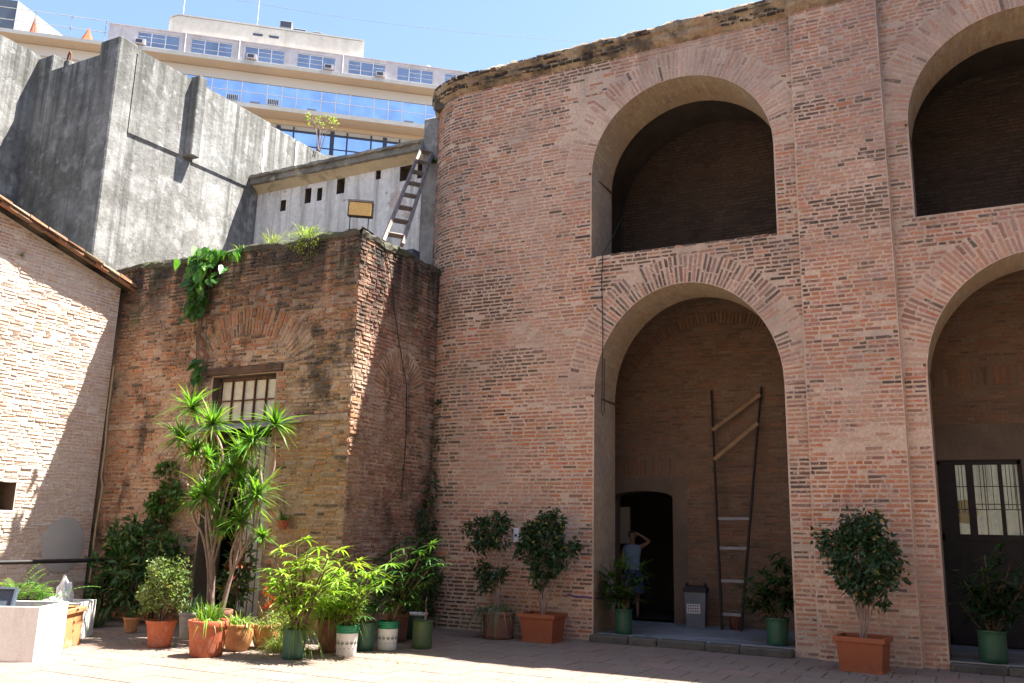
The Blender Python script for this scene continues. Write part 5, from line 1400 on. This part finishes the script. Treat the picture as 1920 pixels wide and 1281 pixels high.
TR = [[(-10.1, 9.98, .42), (-10.16, 9.98, 1.0), (-10.34, 9.98, 1.5), (-10.55, 9.97, 1.75), (-10.62, 9.96, 2.1), (-10.50, 9.95, 2.55), (-10.62, 9.95, 3.0), (-10.80, 9.95, 3.38)],
      [(-9.98, 9.95, .42), (-10.02, 9.93, 1.1), (-10.15, 9.9, 1.7), (-10.25, 9.87, 2.2), (-9.97, 9.83, 2.5), (-9.95, 9.8, 2.8), (-10.17, 9.8, 3.1)],
      [(-10.62, 9.96, 2.1), (-10.82, 10.0, 2.3), (-11.0, 10.03, 2.42), (-10.98, 10.05, 2.7), (-11.10, 10.05, 2.95)],
      [(-9.85, 9.98, .42), (-9.7, 9.97, .95), (-9.52, 9.95, 1.25), (-9.25, 9.92, 1.7), (-9.18, 9.9, 2.2), (-9.28, 9.9, 2.55), (-9.43, 9.9, 2.85)],
      [(-9.18, 9.9, 2.2), (-9.08, 10.0, 2.45), (-9.12, 10.05, 2.8), (-9.20, 10.1, 3.1)],
      [(-10.05, 10.0, .42), (-10.22, 10.1, 1.2), (-10.45, 10.2, 1.9), (-10.65, 10.25, 2.65)],
      [(-9.93, 9.9, .42), (-9.95, 9.8, 1.1), (-10.02, 9.72, 1.6), (-10.05, 9.7, 2.02)],
      [(-9.7, 9.97, .95), (-9.66, 9.9, 1.3), (-9.45, 9.87, 1.7), (-9.23, 9.85, 2.05)],
      [(-9.88, 10.05, .42), (-9.8, 10.12, 1.1), (-9.7, 10.2, 1.92)], [(-9.52, 9.95, 1.25), (-9.45, 9.85, 1.5), (-9.40, 9.75, 1.68)], [(-10.22, 10.1, 1.2), (-10.4, 10.18, 1.7), (-10.60, 10.2, 2.2)], [(-10.15, 9.98, 1.1), (-10.28, 10.15, 1.8), (-10.35, 10.25, 2.38)], [(-10.02, 9.93, 1.1), (-9.95, 10.05, 1.9), (-9.9, 10.15, 2.7)], [(-9.95, 9.8, 1.1), (-9.85, 9.83, 1.9), (-9.75, 9.85, 2.45)], [(-10.25, 9.87, 2.2), (-10.35, 9.75, 2.45), (-10.4, 9.7, 2.7)], [(-9.8, 10.12, 1.1), (-9.88, 10.18, 1.8), (-9.95, 10.2, 2.3)], [(-10.15, 9.9, 1.7), (-10.35, 9.87, 1.85), (-10.45, 9.85, 1.98)], [(-9.7, 10.0, 1.3), (-9.6, 10.05, 1.9), (-9.55, 10.1, 2.3)]]
def smooth_pts(pts, k=4):
    P_ = [Vector(p) for p in pts]; out = []
    for i in range(len(P_) - 1):
        a, b, c, d = P_[max(i-1, 0)], P_[i], P_[i+1], P_[min(i+2, len(P_)-1)]
        for j in range(k):
            t = j / k; out.append(.5 * ((2*b) + (c-a)*t + (2*a-5*b+4*c-d)*t*t + (3*b-a-3*c+d)*t**3))
    return out + [P_[-1]]
for t in TR:
    pts = smooth_pts(t); n = len(pts); mb = MB(); r1 = .026 if t[0][2] < .5 else .019
    mb.tube(pts, [r1 * (1 - .42 * i / n) * random.uniform(.94, 1.06) for i in range(n)], 8); mb.build('trunk', M['bark'], dr)

# --- pots in front of the annex
p = thing('large_terracotta_pot', 'largest terracotta pot with strappy green leaves below the dracaena', 'potted plant', (-8.99, 8.92, 0))
pot(p, .205, .26, .45, 'terra', .085); tuft(p, 60, .42, .028, G_FRESH, .7, .5, .42, .17, up=.9); tuft(p, 26, .34, .02, G_LIME, 1, 1.1, .44, .2, name='trailing_leaves')
p = thing('jade_bush_pot', 'terracotta pot holding a rounded bushy succulent with tiny pale leaves', 'potted plant', (-10.12, 9.16, 0))
pot(p, .145, .205, .36, 'terra', .05)
leaf_cloud(p, [(-.12, 0, .72, .26, .24, .26), (.12, .02, .86, .26, .24, .22), (.02, -.05, 1.02, .22, .2, .18), (.30, 0, .70, .18, .16, .2), (-.28, 0, .62, .14, .14, .16), (-.2, .05, 1.0, .12, .12, .16), (.3, .05, 1.02, .09, .09, .2)], 3200, .046, .034, (.20, .26, .11), 'leaf', 'crown', .4, base=(0, 0, .33), bark='bark_d')
p = thing('small_corner_pot', 'small terracotta pot with thin grassy leaves, nearest the dark corner', 'potted plant', (-11.81, 10.1, 0))
pot(p, .085, .125, .23, 'terra2', .05); tuft(p, 50, .38, .014, (.07, .11, .04), .8, .6, .2, .08)
p = thing('grey_clay_pot', 'pale grey clay pot behind the succulent, overgrown with thin leaves', 'potted plant', (-10.5, 10.05, 0))
pot(p, .135, .18, .39, 'greyclay', .05); tuft(p, 70, .55, .016, (.08, .13, .06), .8, .5, .36, .12)
p = thing('round_spider_plant_pot', 'round orange terracotta pot spilling a pale spider plant beside the largest pot', 'potted plant', (-9.07, 9.56, 0))
pot(p, .145, .2, .35, 'terra2', .05, bulge=.03); tuft(p, 120, .36, .017, (.26, .34, .10), 1.0, .9, .33, .14); tuft(p, 30, .30, .02, G_FRESH, .8, .5, .33, .1, name='inner_leaves')
p = thing('red_flower_pot', 'round terracotta pot with a pale spider plant and red flower heads', 'potted plant', (-8.93, 9.95, 0))
pot(p, .135, .195, .33, 'terra2', .06, bulge=.025); tuft(p, 95, .30, .016, (.28, .34, .13), 1.0, .9, .31, .14)
for i, (x, y, z) in enumerate(((.0, -.05, .72), (.07, .02, .66), (-.04, .03, .80), (.09, -.08, .58), (-.02, .02, .55))):
    mb = MB(); mb.tube([(x * .3, y * .3, .3), (x * .8, y * .8, z * .7), (x, y, z)], [.008, .007, .005], 5); mb.build('flower_stalk', M['bark'], p, False)
    mb = MB()
    for k in range(22): mb.leaf(V(x, y, z), rdir(.3), rdir(), random.uniform(.05, .09), .022, gcol((.42, .05, .02), .3))
    mb.build('flower', M['leaf'], p, False)
for k, (x, z) in enumerate(((-.16, .62), (-.1, .52))):
    mb = MB(); mb.tube([(x * .2, 0, .3), (x * .7, -.02, z * .8), (x, -.03, z)], .012, 6); mb.build('stub_stem', M['wood_l'], p, False)
p = thing('green_bucket_palm', 'plain green bucket with a bright lady palm, foremost of the buckets', 'potted palm', (-7.95, 9.40, 0))
pot(p, .14, .158, .37, 'green_p', .03)
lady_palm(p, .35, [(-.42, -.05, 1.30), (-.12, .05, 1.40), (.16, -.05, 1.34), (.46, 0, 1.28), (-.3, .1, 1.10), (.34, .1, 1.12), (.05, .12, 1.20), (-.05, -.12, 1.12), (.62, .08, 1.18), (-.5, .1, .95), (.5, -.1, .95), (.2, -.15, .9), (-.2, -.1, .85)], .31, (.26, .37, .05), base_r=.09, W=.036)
tuft(p, 110, .5, .016, (.22, .30, .09), 1.0, 1.3, .36, .13, name='trailing_leaves')
p = thing('hidden_clay_pot', 'weathered clay pot with drooping pale leaves between the green and white buckets', 'potted plant', (-8.02, 10.2, 0))
pot(p, .13, .165, .44, 'terra_d', .06); tuft(p, 420, .72, .018, (.27, .34, .09), .95, 1.0, .46, .16, up=.7); tuft(p, 90, .8, .012, (.20, .28, .08), .9, 1.3, .46, .12, name='trailing_leaves', up=.8)
leaf_cloud(p, [(.05, 0, .80, .28, .22, .25), (-.1, 0, .66, .25, .2, .2), (.32, -.05, .58, .18, .16, .2)], 900, .06, .02, (.22, .30, .07), 'leaf', 'fine_foliage', .0, stems=False)
def printed_bucket(p, h=.39):
    mb = MB(); mb.lathe([(0, .003), (.126, 0), (.132, .01), (.146, h - .10)], 28); mb.build('body', M['white_p'], p, False)
    mb = MB()
    pr = [(.146, h - .102)]
    for k in range(3): z = h - .10 + k * .032; pr += [(.155, z + .002), (.158, z + .010), (.150, z + .014), (.150, z + .028)]
    pr += [(.160, h - .008), (.158, h), (.148, h), (.142, h - .06)]
    mb.lathe(pr, 28); mb.build('rim_band', M['green_b'], p, False)
    mb = MB(); mb.lathe([(.143, h - .05), (0, h - .04)], 14); mb.build('soil', M['soil'], p, False)
    def at(a, z, dr_=.0022): r = .132 + (.146 - .132) * (z - .01) / (h - .11) + dr_; return (r * math.cos(a), r * math.sin(a), z)
    for k in range(14):      # printed leaf garland and dots
        a0 = k * 2 * math.pi / 14; mb = MB()
        for s in (-1, 1):
            mb.add([at(a0, .150), at(a0 + s * .07, .165), at(a0 + s * .13, .19), at(a0 + s * .15, .168), at(a0 + s * .09, .148)], [(0, 1, 2, 3, 4)])
        mb.add([at(a0 - .02, .15), at(a0 + .02, .15), at(a0 + .025, .185), at(a0, .205), at(a0 - .025, .185)], [(0, 1, 2, 3, 4)])
        mb.add([at(a0 + .2, .085), at(a0 + .235, .097), at(a0 + .2, .11), at(a0 + .165, .097)], [(0, 1, 2, 3)])
        mb.build('printed_motif', M['print'], p, False)
p = thing('printed_bucket_palm', 'white bucket with green rim and leaf print at the edge of the sunlight', 'potted palm', (-7.62, 10.08, 0))
printed_bucket(p)
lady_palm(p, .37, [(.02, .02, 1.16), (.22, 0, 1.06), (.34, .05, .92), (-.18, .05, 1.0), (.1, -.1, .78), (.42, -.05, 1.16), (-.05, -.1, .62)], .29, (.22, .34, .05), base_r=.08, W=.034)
p = thing('printed_bucket_palm', 'white bucket with green rim and leaf print standing in the shade', 'potted palm', (-7.53, 10.90, 0))
printed_bucket(p)
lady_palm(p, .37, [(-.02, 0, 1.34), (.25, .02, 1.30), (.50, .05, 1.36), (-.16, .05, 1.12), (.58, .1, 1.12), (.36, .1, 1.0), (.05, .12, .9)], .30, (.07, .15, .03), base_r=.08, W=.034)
p = thing('dark_green_bucket', 'dark green bucket between the two white printed buckets', 'potted plant', (-7.72, 10.62, 0))
pot(p, .125, .153, .38, 'green_p', .03); lady_palm(p, .36, [(-.05, .05, .95), (.1, .05, .82), (-.15, 0, .8)], .24, (.05, .12, .03), base_r=.06)
p = thing('small_green_pot', 'small green pot half hidden behind the shaded white bucket', 'potted plant', (-7.45, 11.62, 0))
pot(p, .085, .10, .27, 'green_b', .03); tuft(p, 14, .2, .014, G_DARK, .8, .5, .25, .05)
p = thing('olive_green_bucket', 'olive green bucket with one bare twig, last in the row of buckets', 'potted plant', (-7.2, 11.3, 0))
pot(p, .143, .155, .39, 'green_o', .02)
mb = MB(); mb.tube([(.03, 0, .36), (.05, 0, .5), (.03, .01, .62), (.05, 0, .72)], [.016, .015, .012, .006], 6); mb.build('twig', M['bark'], p, False)
tuft(p, 14, .20, .02, G_DARK, .9, .4, .55, .02, c=(.04, 0)); 
p = thing('dark_barrel', 'dark green barrel with a pale rim behind the olive bucket', 'barrel', (-7.95, 12.25, 0))
mb = MB(); mb.lathe([(.0, 0), (.18, 0), (.195, .15), (.19, .36)], 24); mb.build('body', M['green_p'], p, False)
mb = MB(); mb.lathe([(.19, .36), (.20, .365), (.20, .385), (.185, .385), (.18, .3), (0, .3)], 24); mb.build('rim', M['white_p'], p, False)

p = thing('shade_palm', 'tall dark lady palm in a clay pot deep in the shade behind the buckets', 'potted palm', (-7.98, 11.75, 0))
pot(p, .17, .21, .42, 'terra_d', .06)
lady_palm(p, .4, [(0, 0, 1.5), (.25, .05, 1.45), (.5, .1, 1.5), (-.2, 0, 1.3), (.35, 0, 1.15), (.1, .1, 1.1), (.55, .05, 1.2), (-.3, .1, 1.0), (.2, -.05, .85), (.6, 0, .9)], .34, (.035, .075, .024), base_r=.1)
p = thing('trailing_grass_clump', 'pale tangled clump of thin leaves between the flower pot and green bucket', 'plant', (-8.5, 9.85, 0))
tuft(p, 260, .55, .014, (.25, .31, .10), .95, 1.0, .02, .2, up=.6)
leaf_cloud(p, [(0, 0, .35, .3, .22, .25), (.25, 0, .5, .22, .18, .25), (-.2, .1, .5, .2, .18, .2)], 700, .06, .016, (.26, .33, .09), 'leaf', 'fine_foliage', .1, stems=False)
# --- corner plants
p = thing('broadleaf_shrub', 'dense dark green broadleaf shrub filling the shaded corner by the annex', 'shrub', (-12.8, 10.95, 0))
leaf_cloud(p, [(0, 0, .75, .62, .38, .5), (-.55, .05, .8, .45, .3, .5), (.55, .0, .9, .45, .3, .45), (.1, 0, 1.35, .5, .3, .38), (-.5, .05, 1.35, .38, .25, .36), (.75, -.05, 1.25, .25, .2, .3), (-.85, .1, .45, .3, .25, .4)], 2600, .15, .07, (.045, .11, .03), 'leaf_d', 'foliage', -.1, base=(0, 0, 0), bark='bark_d')
p = thing('wall_climber', 'small climbing plant with lobed leaves high on the annex wall left of the window', 'climber', (-12.72, 11.3, 0))
leaf_cloud(p, [(0, -.02, 2.05, .36, .14, .26), (.15, -.02, 2.30, .22, .12, .18), (-.05, -.02, 1.75, .22, .12, .22), (-.02, -.02, 2.62, .2, .12, .14)], 420, .13, .09, (.07, .15, .03), 'leaf_d', 'foliage', -.2, base=(-.02, 0, 0), bark='bark_d')
p = thing('low_corner_grass', 'low dark clump of thin leaves at the foot of the limewashed wall', 'plant', (-12.9, 10.2, 0))
tuft(p, 160, .6, .022, (.05, .09, .03), .9, .7, .0, .3, mat='leaf_d')
p = thing('doorway_fern', 'dark grassy plant growing at the annex doorway behind the pots', 'plant', (-10.9, 10.85, 0))
tuft(p, 220, .85, .02, (.055, .10, .04), .8, .7, .0, .35, up=.7, mat='leaf_d')
p = thing('doorway_red_plant', 'dark leafy plant with red leaves in a clay pot at the annex doorway', 'potted plant', (-10.35, 10.75, 0))
pot(p, .13, .18, .34, 'terra_d', .05)
leaf_cloud(p, [(0, 0, .75, .3, .25, .3), (.1, 0, 1.1, .22, .2, .25)], 420, .13, .06, (.06, .11, .035), 'leaf_d', 'crown', -.1, base=(0, 0, .3), bark='bark_d')
leaf_cloud(p, [(.12, -.1, .95, .2, .16, .2), (.1, -.1, 1.25, .15, .12, .15)], 90, .12, .06, (.20, .045, .02), 'leaf_d', 'red_leaves', -.1, stems=False)
p = thing('hanging_wall_pot', 'tiny terracotta pot with a spiky plant fixed to the annex wall', 'potted plant', (-9.98, AY - .13, 1.62))
pot(p, .06, .09, .15, 'terra', .03); tuft(p, 46, .30, .02, (.10, .20, .04), .9, .5, .13, .03)
mb = MB(); mb.tube([(0, .13, .1), (0, .06, .1)], .008, 5); mb.build('bracket', M['iron'], p, False)
p = thing('corner_creeper', 'dark creeper climbing the corner between annex and rounded wall', 'climber', (-8.66, 13.25, 0))
leaf_cloud(p, [(0, .2, .6, .22, .4, .5), (.0, .3, 1.3, .16, .32, .45), (-.02, .38, 1.9, .12, .22, .36), (.25, .2, .85, .22, .16, .25), (-.05, .45, 2.6, .07, .12, .45), (-.05, .5, 3.6, .05, .09, .6)], 1500, .085, .05, (.028, .055, .022), 'leaf_d', 'foliage', -.2, base=(0, .3, 0), bark='bark_d')
# --- vines on the annex
p = thing('hanging_vine', 'bright heart-leaved vine hanging over the annex roof edge', 'vine', (-12.3, AY - .05, 4.2))
VL = []
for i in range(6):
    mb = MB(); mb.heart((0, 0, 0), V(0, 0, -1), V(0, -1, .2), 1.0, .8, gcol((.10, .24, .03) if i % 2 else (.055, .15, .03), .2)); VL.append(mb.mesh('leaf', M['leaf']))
def vine_leaf(x, y, z, s, lit):  # lit leaves take the brighter meshes: light put into the leaf colour
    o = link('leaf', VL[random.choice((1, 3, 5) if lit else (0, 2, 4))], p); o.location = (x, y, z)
    o.rotation_euler = (random.uniform(-.9, .3), random.uniform(-.7, .7), random.uniform(-.8, .8)); o.scale = (s, s, s)
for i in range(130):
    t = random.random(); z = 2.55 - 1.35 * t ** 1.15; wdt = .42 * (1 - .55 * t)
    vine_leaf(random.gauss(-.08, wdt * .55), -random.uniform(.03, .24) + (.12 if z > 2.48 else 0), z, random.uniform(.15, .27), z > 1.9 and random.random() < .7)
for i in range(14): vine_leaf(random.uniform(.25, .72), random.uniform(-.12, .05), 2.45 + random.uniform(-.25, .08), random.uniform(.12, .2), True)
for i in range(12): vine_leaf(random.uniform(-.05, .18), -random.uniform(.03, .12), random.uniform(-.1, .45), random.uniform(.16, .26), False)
for (x0, x1) in ((-.12, .02), (.05, .1), (-.2, -.05), (.0, -.08)):
    mb = MB(); pts = [(x0 + (x1 - x0) * k / 9 + random.uniform(-.03, .03), -.02 - random.uniform(0, .02), 2.5 - 2.6 * k / 9) for k in range(10)]; mb.tube(pts, .009, 5); mb.build('stem', M['bark_d'], p, False)
for i, (x, s, n_, lb_) in enumerate(((-10.86, .5, 60, 'wispy pale grass tuft on the annex roof edge near its middle'), (-10.05, .55, 110, 'bushy yellow-green weed on the annex roof edge nearest the floodlight'), (-11.6, .2, 20, 'tiny grass tuft on the annex roof edge beside the vine'))):
    p = thing('roof_weed', lb_, 'weed', (x, AY + .02, AZ + .02), 0, 'weeds on the annex roof')
    tuft(p, n_, s, .012, (.22, .27, .08), .9, .7, 0, .16)
    if n_ > 60: leaf_cloud(p, [(.1, -.06, -.1, .30, .1, .28), (-.2, -.05, -.05, .2, .08, .2)], 520, .05, .02, (.16, .20, .05), 'leaf', 'fine_foliage', -.3, stems=False)
p = thing('verge_weed', 'little weed growing from the limewashed wall under the verge', 'weed', (LX + .03, 9.2, 6.2)); tuft(p, 14, .14, .014, (.16, .18, .06), .9, .4, 0, .02)
p = thing('wall_sapling', 'thin yellow-green sapling sprouting on top of the concrete wall', 'sapling', (-16.15, 18.6, 12.28))
leaf_cloud(p, [(-.35, 0, 1.25, .25, .15, .16), (.25, 0, 1.05, .3, .15, .18), (.45, 0, .85, .2, .12, .12), (-.05, 0, 1.15, .2, .12, .12)], 160, .07, .04, (.30, .36, .10), 'leaf', 'crown', -.1, base=(0, 0, 0))
p = thing('corner_tuft', 'small dark fern growing high in the joint beside the rounded wall', 'weed', (-9.95, 15.3, 9.55)); tuft(p, 60, .3, .02, (.04, .08, .03), .9, 1.0, .05, .06)

# --- planters at the left edge
def trough(name, lbl, cat, x0, x1, y0, y1, h, mat, rot, fill=True):
    cx, cy = (x0 + x1) / 2, (y0 + y1) / 2; p = thing(name, lbl, cat, (cx, cy, 0), rot)
    a, b = (x1 - x0) / 2, (y1 - y0) / 2; t = .03; mb = MB()
    for (u0_, u1_, v0_, v1_) in ((-a, a, -b, -b + t), (-a, a, b - t, b), (-a, -a + t, -b + t, b - t), (a - t, a, -b + t, b - t)): mb.cbox(u0_, u1_, v0_, v1_, 0, h, .004)
    mb.box(-a + t, a - t, -b + t, b - t, .0, .02); mb.build('side_panels', M[mat], p, False)
    mb = MB(); mb.box(-a + t, a - t, -b + t, b - t, h - .22, h - .20)
    if fill: mb.build('soil', M['soil'], p, False)
    return p
tw = trough('white_planter_box', 'big white square planter box at the edge of the courtyard', 'planter', -11.50, -10.30, 6.93, 7.79, .64, 'white_box', R(32))
tp = trough('terracotta_trough', 'narrow orange terracotta trough between the two white planters', 'planter', -11.61, -11.01, 8.04, 8.64, .50, 'terra2', R(32))
mb = MB(); 
for (q0, q1, q2, q3) in ((-.33, .33, -.33, -.29), (-.33, .33, .29, .33), (-.33, -.29, -.29, .29), (.29, .33, -.29, .29)): mb.cbox(q0, q1, q2, q3, .44, .51, .008)
mb.build('rim', M['terra2'], tp, False)
t2 = trough('white_planter_box', 'smaller white planter box behind the terracotta trough', 'planter', -12.38, -11.68, 8.67, 9.37, .52, 'white_box', R(32))
p = thing('fern', 'bright green fern arching out of the big white planter', 'fern', (-11.55, 8.05, .0))
for i in range(46):
    a = random.uniform(0, 6.283); el = random.uniform(.35, 1.3); L_ = random.uniform(.5, .85); d = V(math.cos(a) * math.cos(el), math.sin(a) * math.cos(el), math.sin(el))
    mb = MB(); b = V(random.uniform(-.25, .25), random.uniform(-.25, .25), .60); c0 = gcol((.16, .30, .045), .3); dro = random.uniform(.3, .8); sd = d.cross(V(0, 0, 1)).normalized()
    pts = [b + d * L_ * t - V(0, 0, 1) * dro * L_ * t * t for t in [k / 12 for k in range(13)]]
    mb.tube(pts, .004, 4, c0, False)
    for k in range(2, 13):
        w_ = .11 * math.sin(math.pi * (k / 13) ** .7) + .015
        for s in (-1, 1): mb.strip(pts[k], sd * s + d * .35, w_, .026, .2, jitc(c0, .15), 2)
    mb.build('frond', M['leaf'], p, False)
mb = MB(); mb.lathe([(.0, .0), (.2, .0), (.24, .60), (.22, .60)], 14); mb.build('root_pot', M['terra_d'], p, False)
def crumple(name, lbl, loc, sx, sy, sz, seed):
    p = thing(name, lbl, 'plastic bag', loc); mb = MB(); vs = []; n1, n2 = 9, 14
    for i in range(n1 + 1):
        th = math.pi * i / n1
        for k in range(n2):
            ph = 2 * math.pi * k / n2; q = V(math.sin(th) * math.cos(ph), math.sin(th) * math.sin(ph), math.cos(th)); f = 1 + .45 * noise.noise(q * 2.6 + V(seed, 0, 0))
            vs.append((q.x * sx * f, q.y * sy * f, (q.z + .7) * sz * f))
    mb.add(vs, [(i*n2+k, i*n2+(k+1) % n2, (i+1)*n2+(k+1) % n2, (i+1)*n2+k) for i in range(n1) for k in range(n2)]); mb.build('film', M['bag'], p, False)
crumple('plastic_bag', 'crumpled bluish white plastic bag beside the fern', (-11.3, 8.35, .36), .13, .11, .17, 1.0)
crumple('plastic_bag', 'pointed crumpled grey plastic bag sticking out of the smaller white planter', (-12.0, 9.0, .34), .14, .1, .26, 5.0)
p = thing('seed_tray', 'slate blue plastic tray tilted on the big white planter', 'tray', (-11.05, 7.25, .57), R(32))
mb = MB(); mb.cbox(-.3, .3, -.02, .02, .0, .26, .01); o = mb.build('base', M['tray'], p, False); o.rotation_euler = (R(-18), 0, 0)
mb = MB(); mb.box(-.3, .3, -.06, -.02, .235, .26); mb.box(-.3, -.275, -.06, -.02, 0, .235); mb.box(.275, .3, -.06, -.02, 0, .235); mb.build('rim', M['tray'], o, False)

# --- along the facade
p = thing('clay_pot_fig', 'round weathered clay pot with a sparse fig and grey spider plant by the facade', 'potted tree', (-6.92, 13.12, 0))
pot(p, .245, .275, .42, 'terra_d', .06)
leaf_cloud(p, [(-.45, 0, 1.72, .22, .18, .16), (-.1, 0, 1.82, .2, .18, .14), (-.3, 0, 1.50, .24, .2, .15), (-.02, .02, 1.55, .16, .15, .14), (-.28, 0, 1.05, .15, .14, .16), (-.05, 0, .98, .16, .14, .16), (-.2, 0, .82, .14, .12, .12), (.05, 0, 1.78, .12, .12, .12)], 1400, .086, .046, (.03, .066, .026), 'leaf_d', 'crown', -.5, base=(-.05, 0, .38))
tuft(p, 170, .55, .016, (.20, .23, .15), 1.0, 1.25, .40, .2, name='spider_plant', up=.35); tuft(p, 70, .5, .014, (.17, .2, .14), 1.0, 1.6, .40, .05, name='trailing_leaves', c=(-.25, -.1))
p = thing('square_pot_fig', 'square terracotta planter with a rounded dark fig tree beside the lower arch', 'potted tree', (-6.17, 13.2, 0), R(2))
square_pot(p, .26, .29, .24, .27, .43, 'terra_sq')
leaf_cloud(p, [(.02, 0, 1.55, .34, .28, .28), (.12, 0, 1.85, .22, .2, .18), (-.28, 0, 1.38, .2, .18, .18), (.42, 0, 1.42, .2, .16, .14), (.0, 0, 1.15, .24, .2, .2), (.24, 0, 1.2, .16, .14, .12), (-.05, 0, .93, .13, .12, .16), (.2, 0, 1.99, .08, .08, .1), (-.12, 0, 1.72, .2, .18, .15)], 2500, .09, .05, (.03, .066, .026), 'leaf_d', 'crown', -.5, base=(0, 0, .38))
p = thing('square_pot_fig', 'square terracotta planter with a broad dark fig tree in front of the brick pilaster', 'potted tree', (-1.40, 12.98, 0), R(-6))
square_pot(p, .27, .30, .24, .27, .44, 'terra_sq')
leaf_cloud(p, [(.02, 0, 1.50, .40, .3, .34), (.1, 0, 1.83, .28, .24, .22), (-.28, 0, 1.62, .24, .2, .22), (.28, 0, 1.50, .24, .2, .26), (-.02, 0, 1.95, .18, .16, .14), (.12, 0, 1.15, .3, .22, .18), (-.15, 0, 1.18, .2, .18, .14), (.48, 0, 1.20, .12, .12, .08), (.18, 0, .92, .17, .14, .12), (-.46, 0, 1.6, .08, .08, .12)], 3000, .092, .052, (.03, .068, .028), 'leaf_d', 'crown', -.5, base=(0, 0, .40))
p = thing('arch_palm', 'green bucket with a spiky palm against the jamb where the person stands', 'potted palm', (-5.13, 14.06, .113))
pot(p, .13, .148, .39, 'green_p', .03)
lady_palm(p, .37, [(-.05, 0, 1.05), (.08, 0, .92), (-.2, .05, .86), (.14, -.06, .75), (-.25, 0, 1.1), (-.1, .1, .65), (-.3, .1, .7)], .34, (.06, .12, .03), base_r=.06)
tuft(p, 16, .30, .022, (.12, .21, .035), .7, .2, 1.02, .02, name='new_leaves', up=.9); tuft(p, 8, .22, .04, (.2, .32, .05), .4, .2, .36, .03, name='young_leaves', up=1.2)
p = thing('arch_palm', 'green bucket with a dark feathery palm under the left arch beside the pilaster', 'potted palm', (-2.72, 14.12, .113))
pot(p, .15, .182, .40, 'green_p', .03)
lady_palm(p, .38, [(-.05, 0, 1.15), (.12, .02, 1.2), (-.3, .02, 1.0), (.02, .1, .85), (-.2, 0, .7), (-.45, .05, .85), (.1, .1, .75), (.2, 0, 1.0), (-.15, .2, 1.25), (-.35, .1, .6), (.05, -.05, .6)], .38, (.04, .085, .026), base_r=.08)
p = thing('arch_palm', 'green bucket with a dark spiky palm in front of the glazed screen', 'potted palm', (.12, 14.05, .113))
pot(p, .17, .19, .42, 'green_p', .03)
lady_palm(p, .4, [(-.05, 0, 1.25), (.2, .02, 1.1), (-.28, .02, 1.05), (.1, .1, .85), (.4, 0, .95), (-.1, -.05, .95), (.3, .1, 1.3), (.0, .1, 1.4), (-.35, 0, .75), (.25, -.05, .7), (.5, .1, 1.15)], .38, (.04, .085, .028), base_r=.08)

# ================================================================== LITTER on the paving
lt_ = MB()
for i in range(420):
    a = random.choice(((-9.2, 9.3, .9), (-8.0, 9.9, .8), (-10.6, 9.4, .9), (-6.5, 12.9, .7), (-1.4, 12.7, .5), (-12.2, 9.9, .7)))
    x, y = random.gauss(a[0], a[2]), random.gauss(a[1], a[2] * .6)
    if y > 13.5 or x < -14.2 or (x < -9 and y > 11.3): continue
    lt_.leaf(V(x, y, .006), V(random.uniform(-1, 1), random.uniform(-1, 1), 0.02), V(random.uniform(-.3, .3), random.uniform(-.3, .3), 1), random.uniform(.03, .08), random.uniform(.012, .03), gcol(random.choice([(.20, .14, .06), (.12, .08, .04), (.22, .20, .07), (.10, .14, .04)]), .3))
o = lt_.build('fallen_leaves', M['leaf']); tag(o, 'scattered dry leaves on the paving around the pots', 'leaves', kind='stuff')
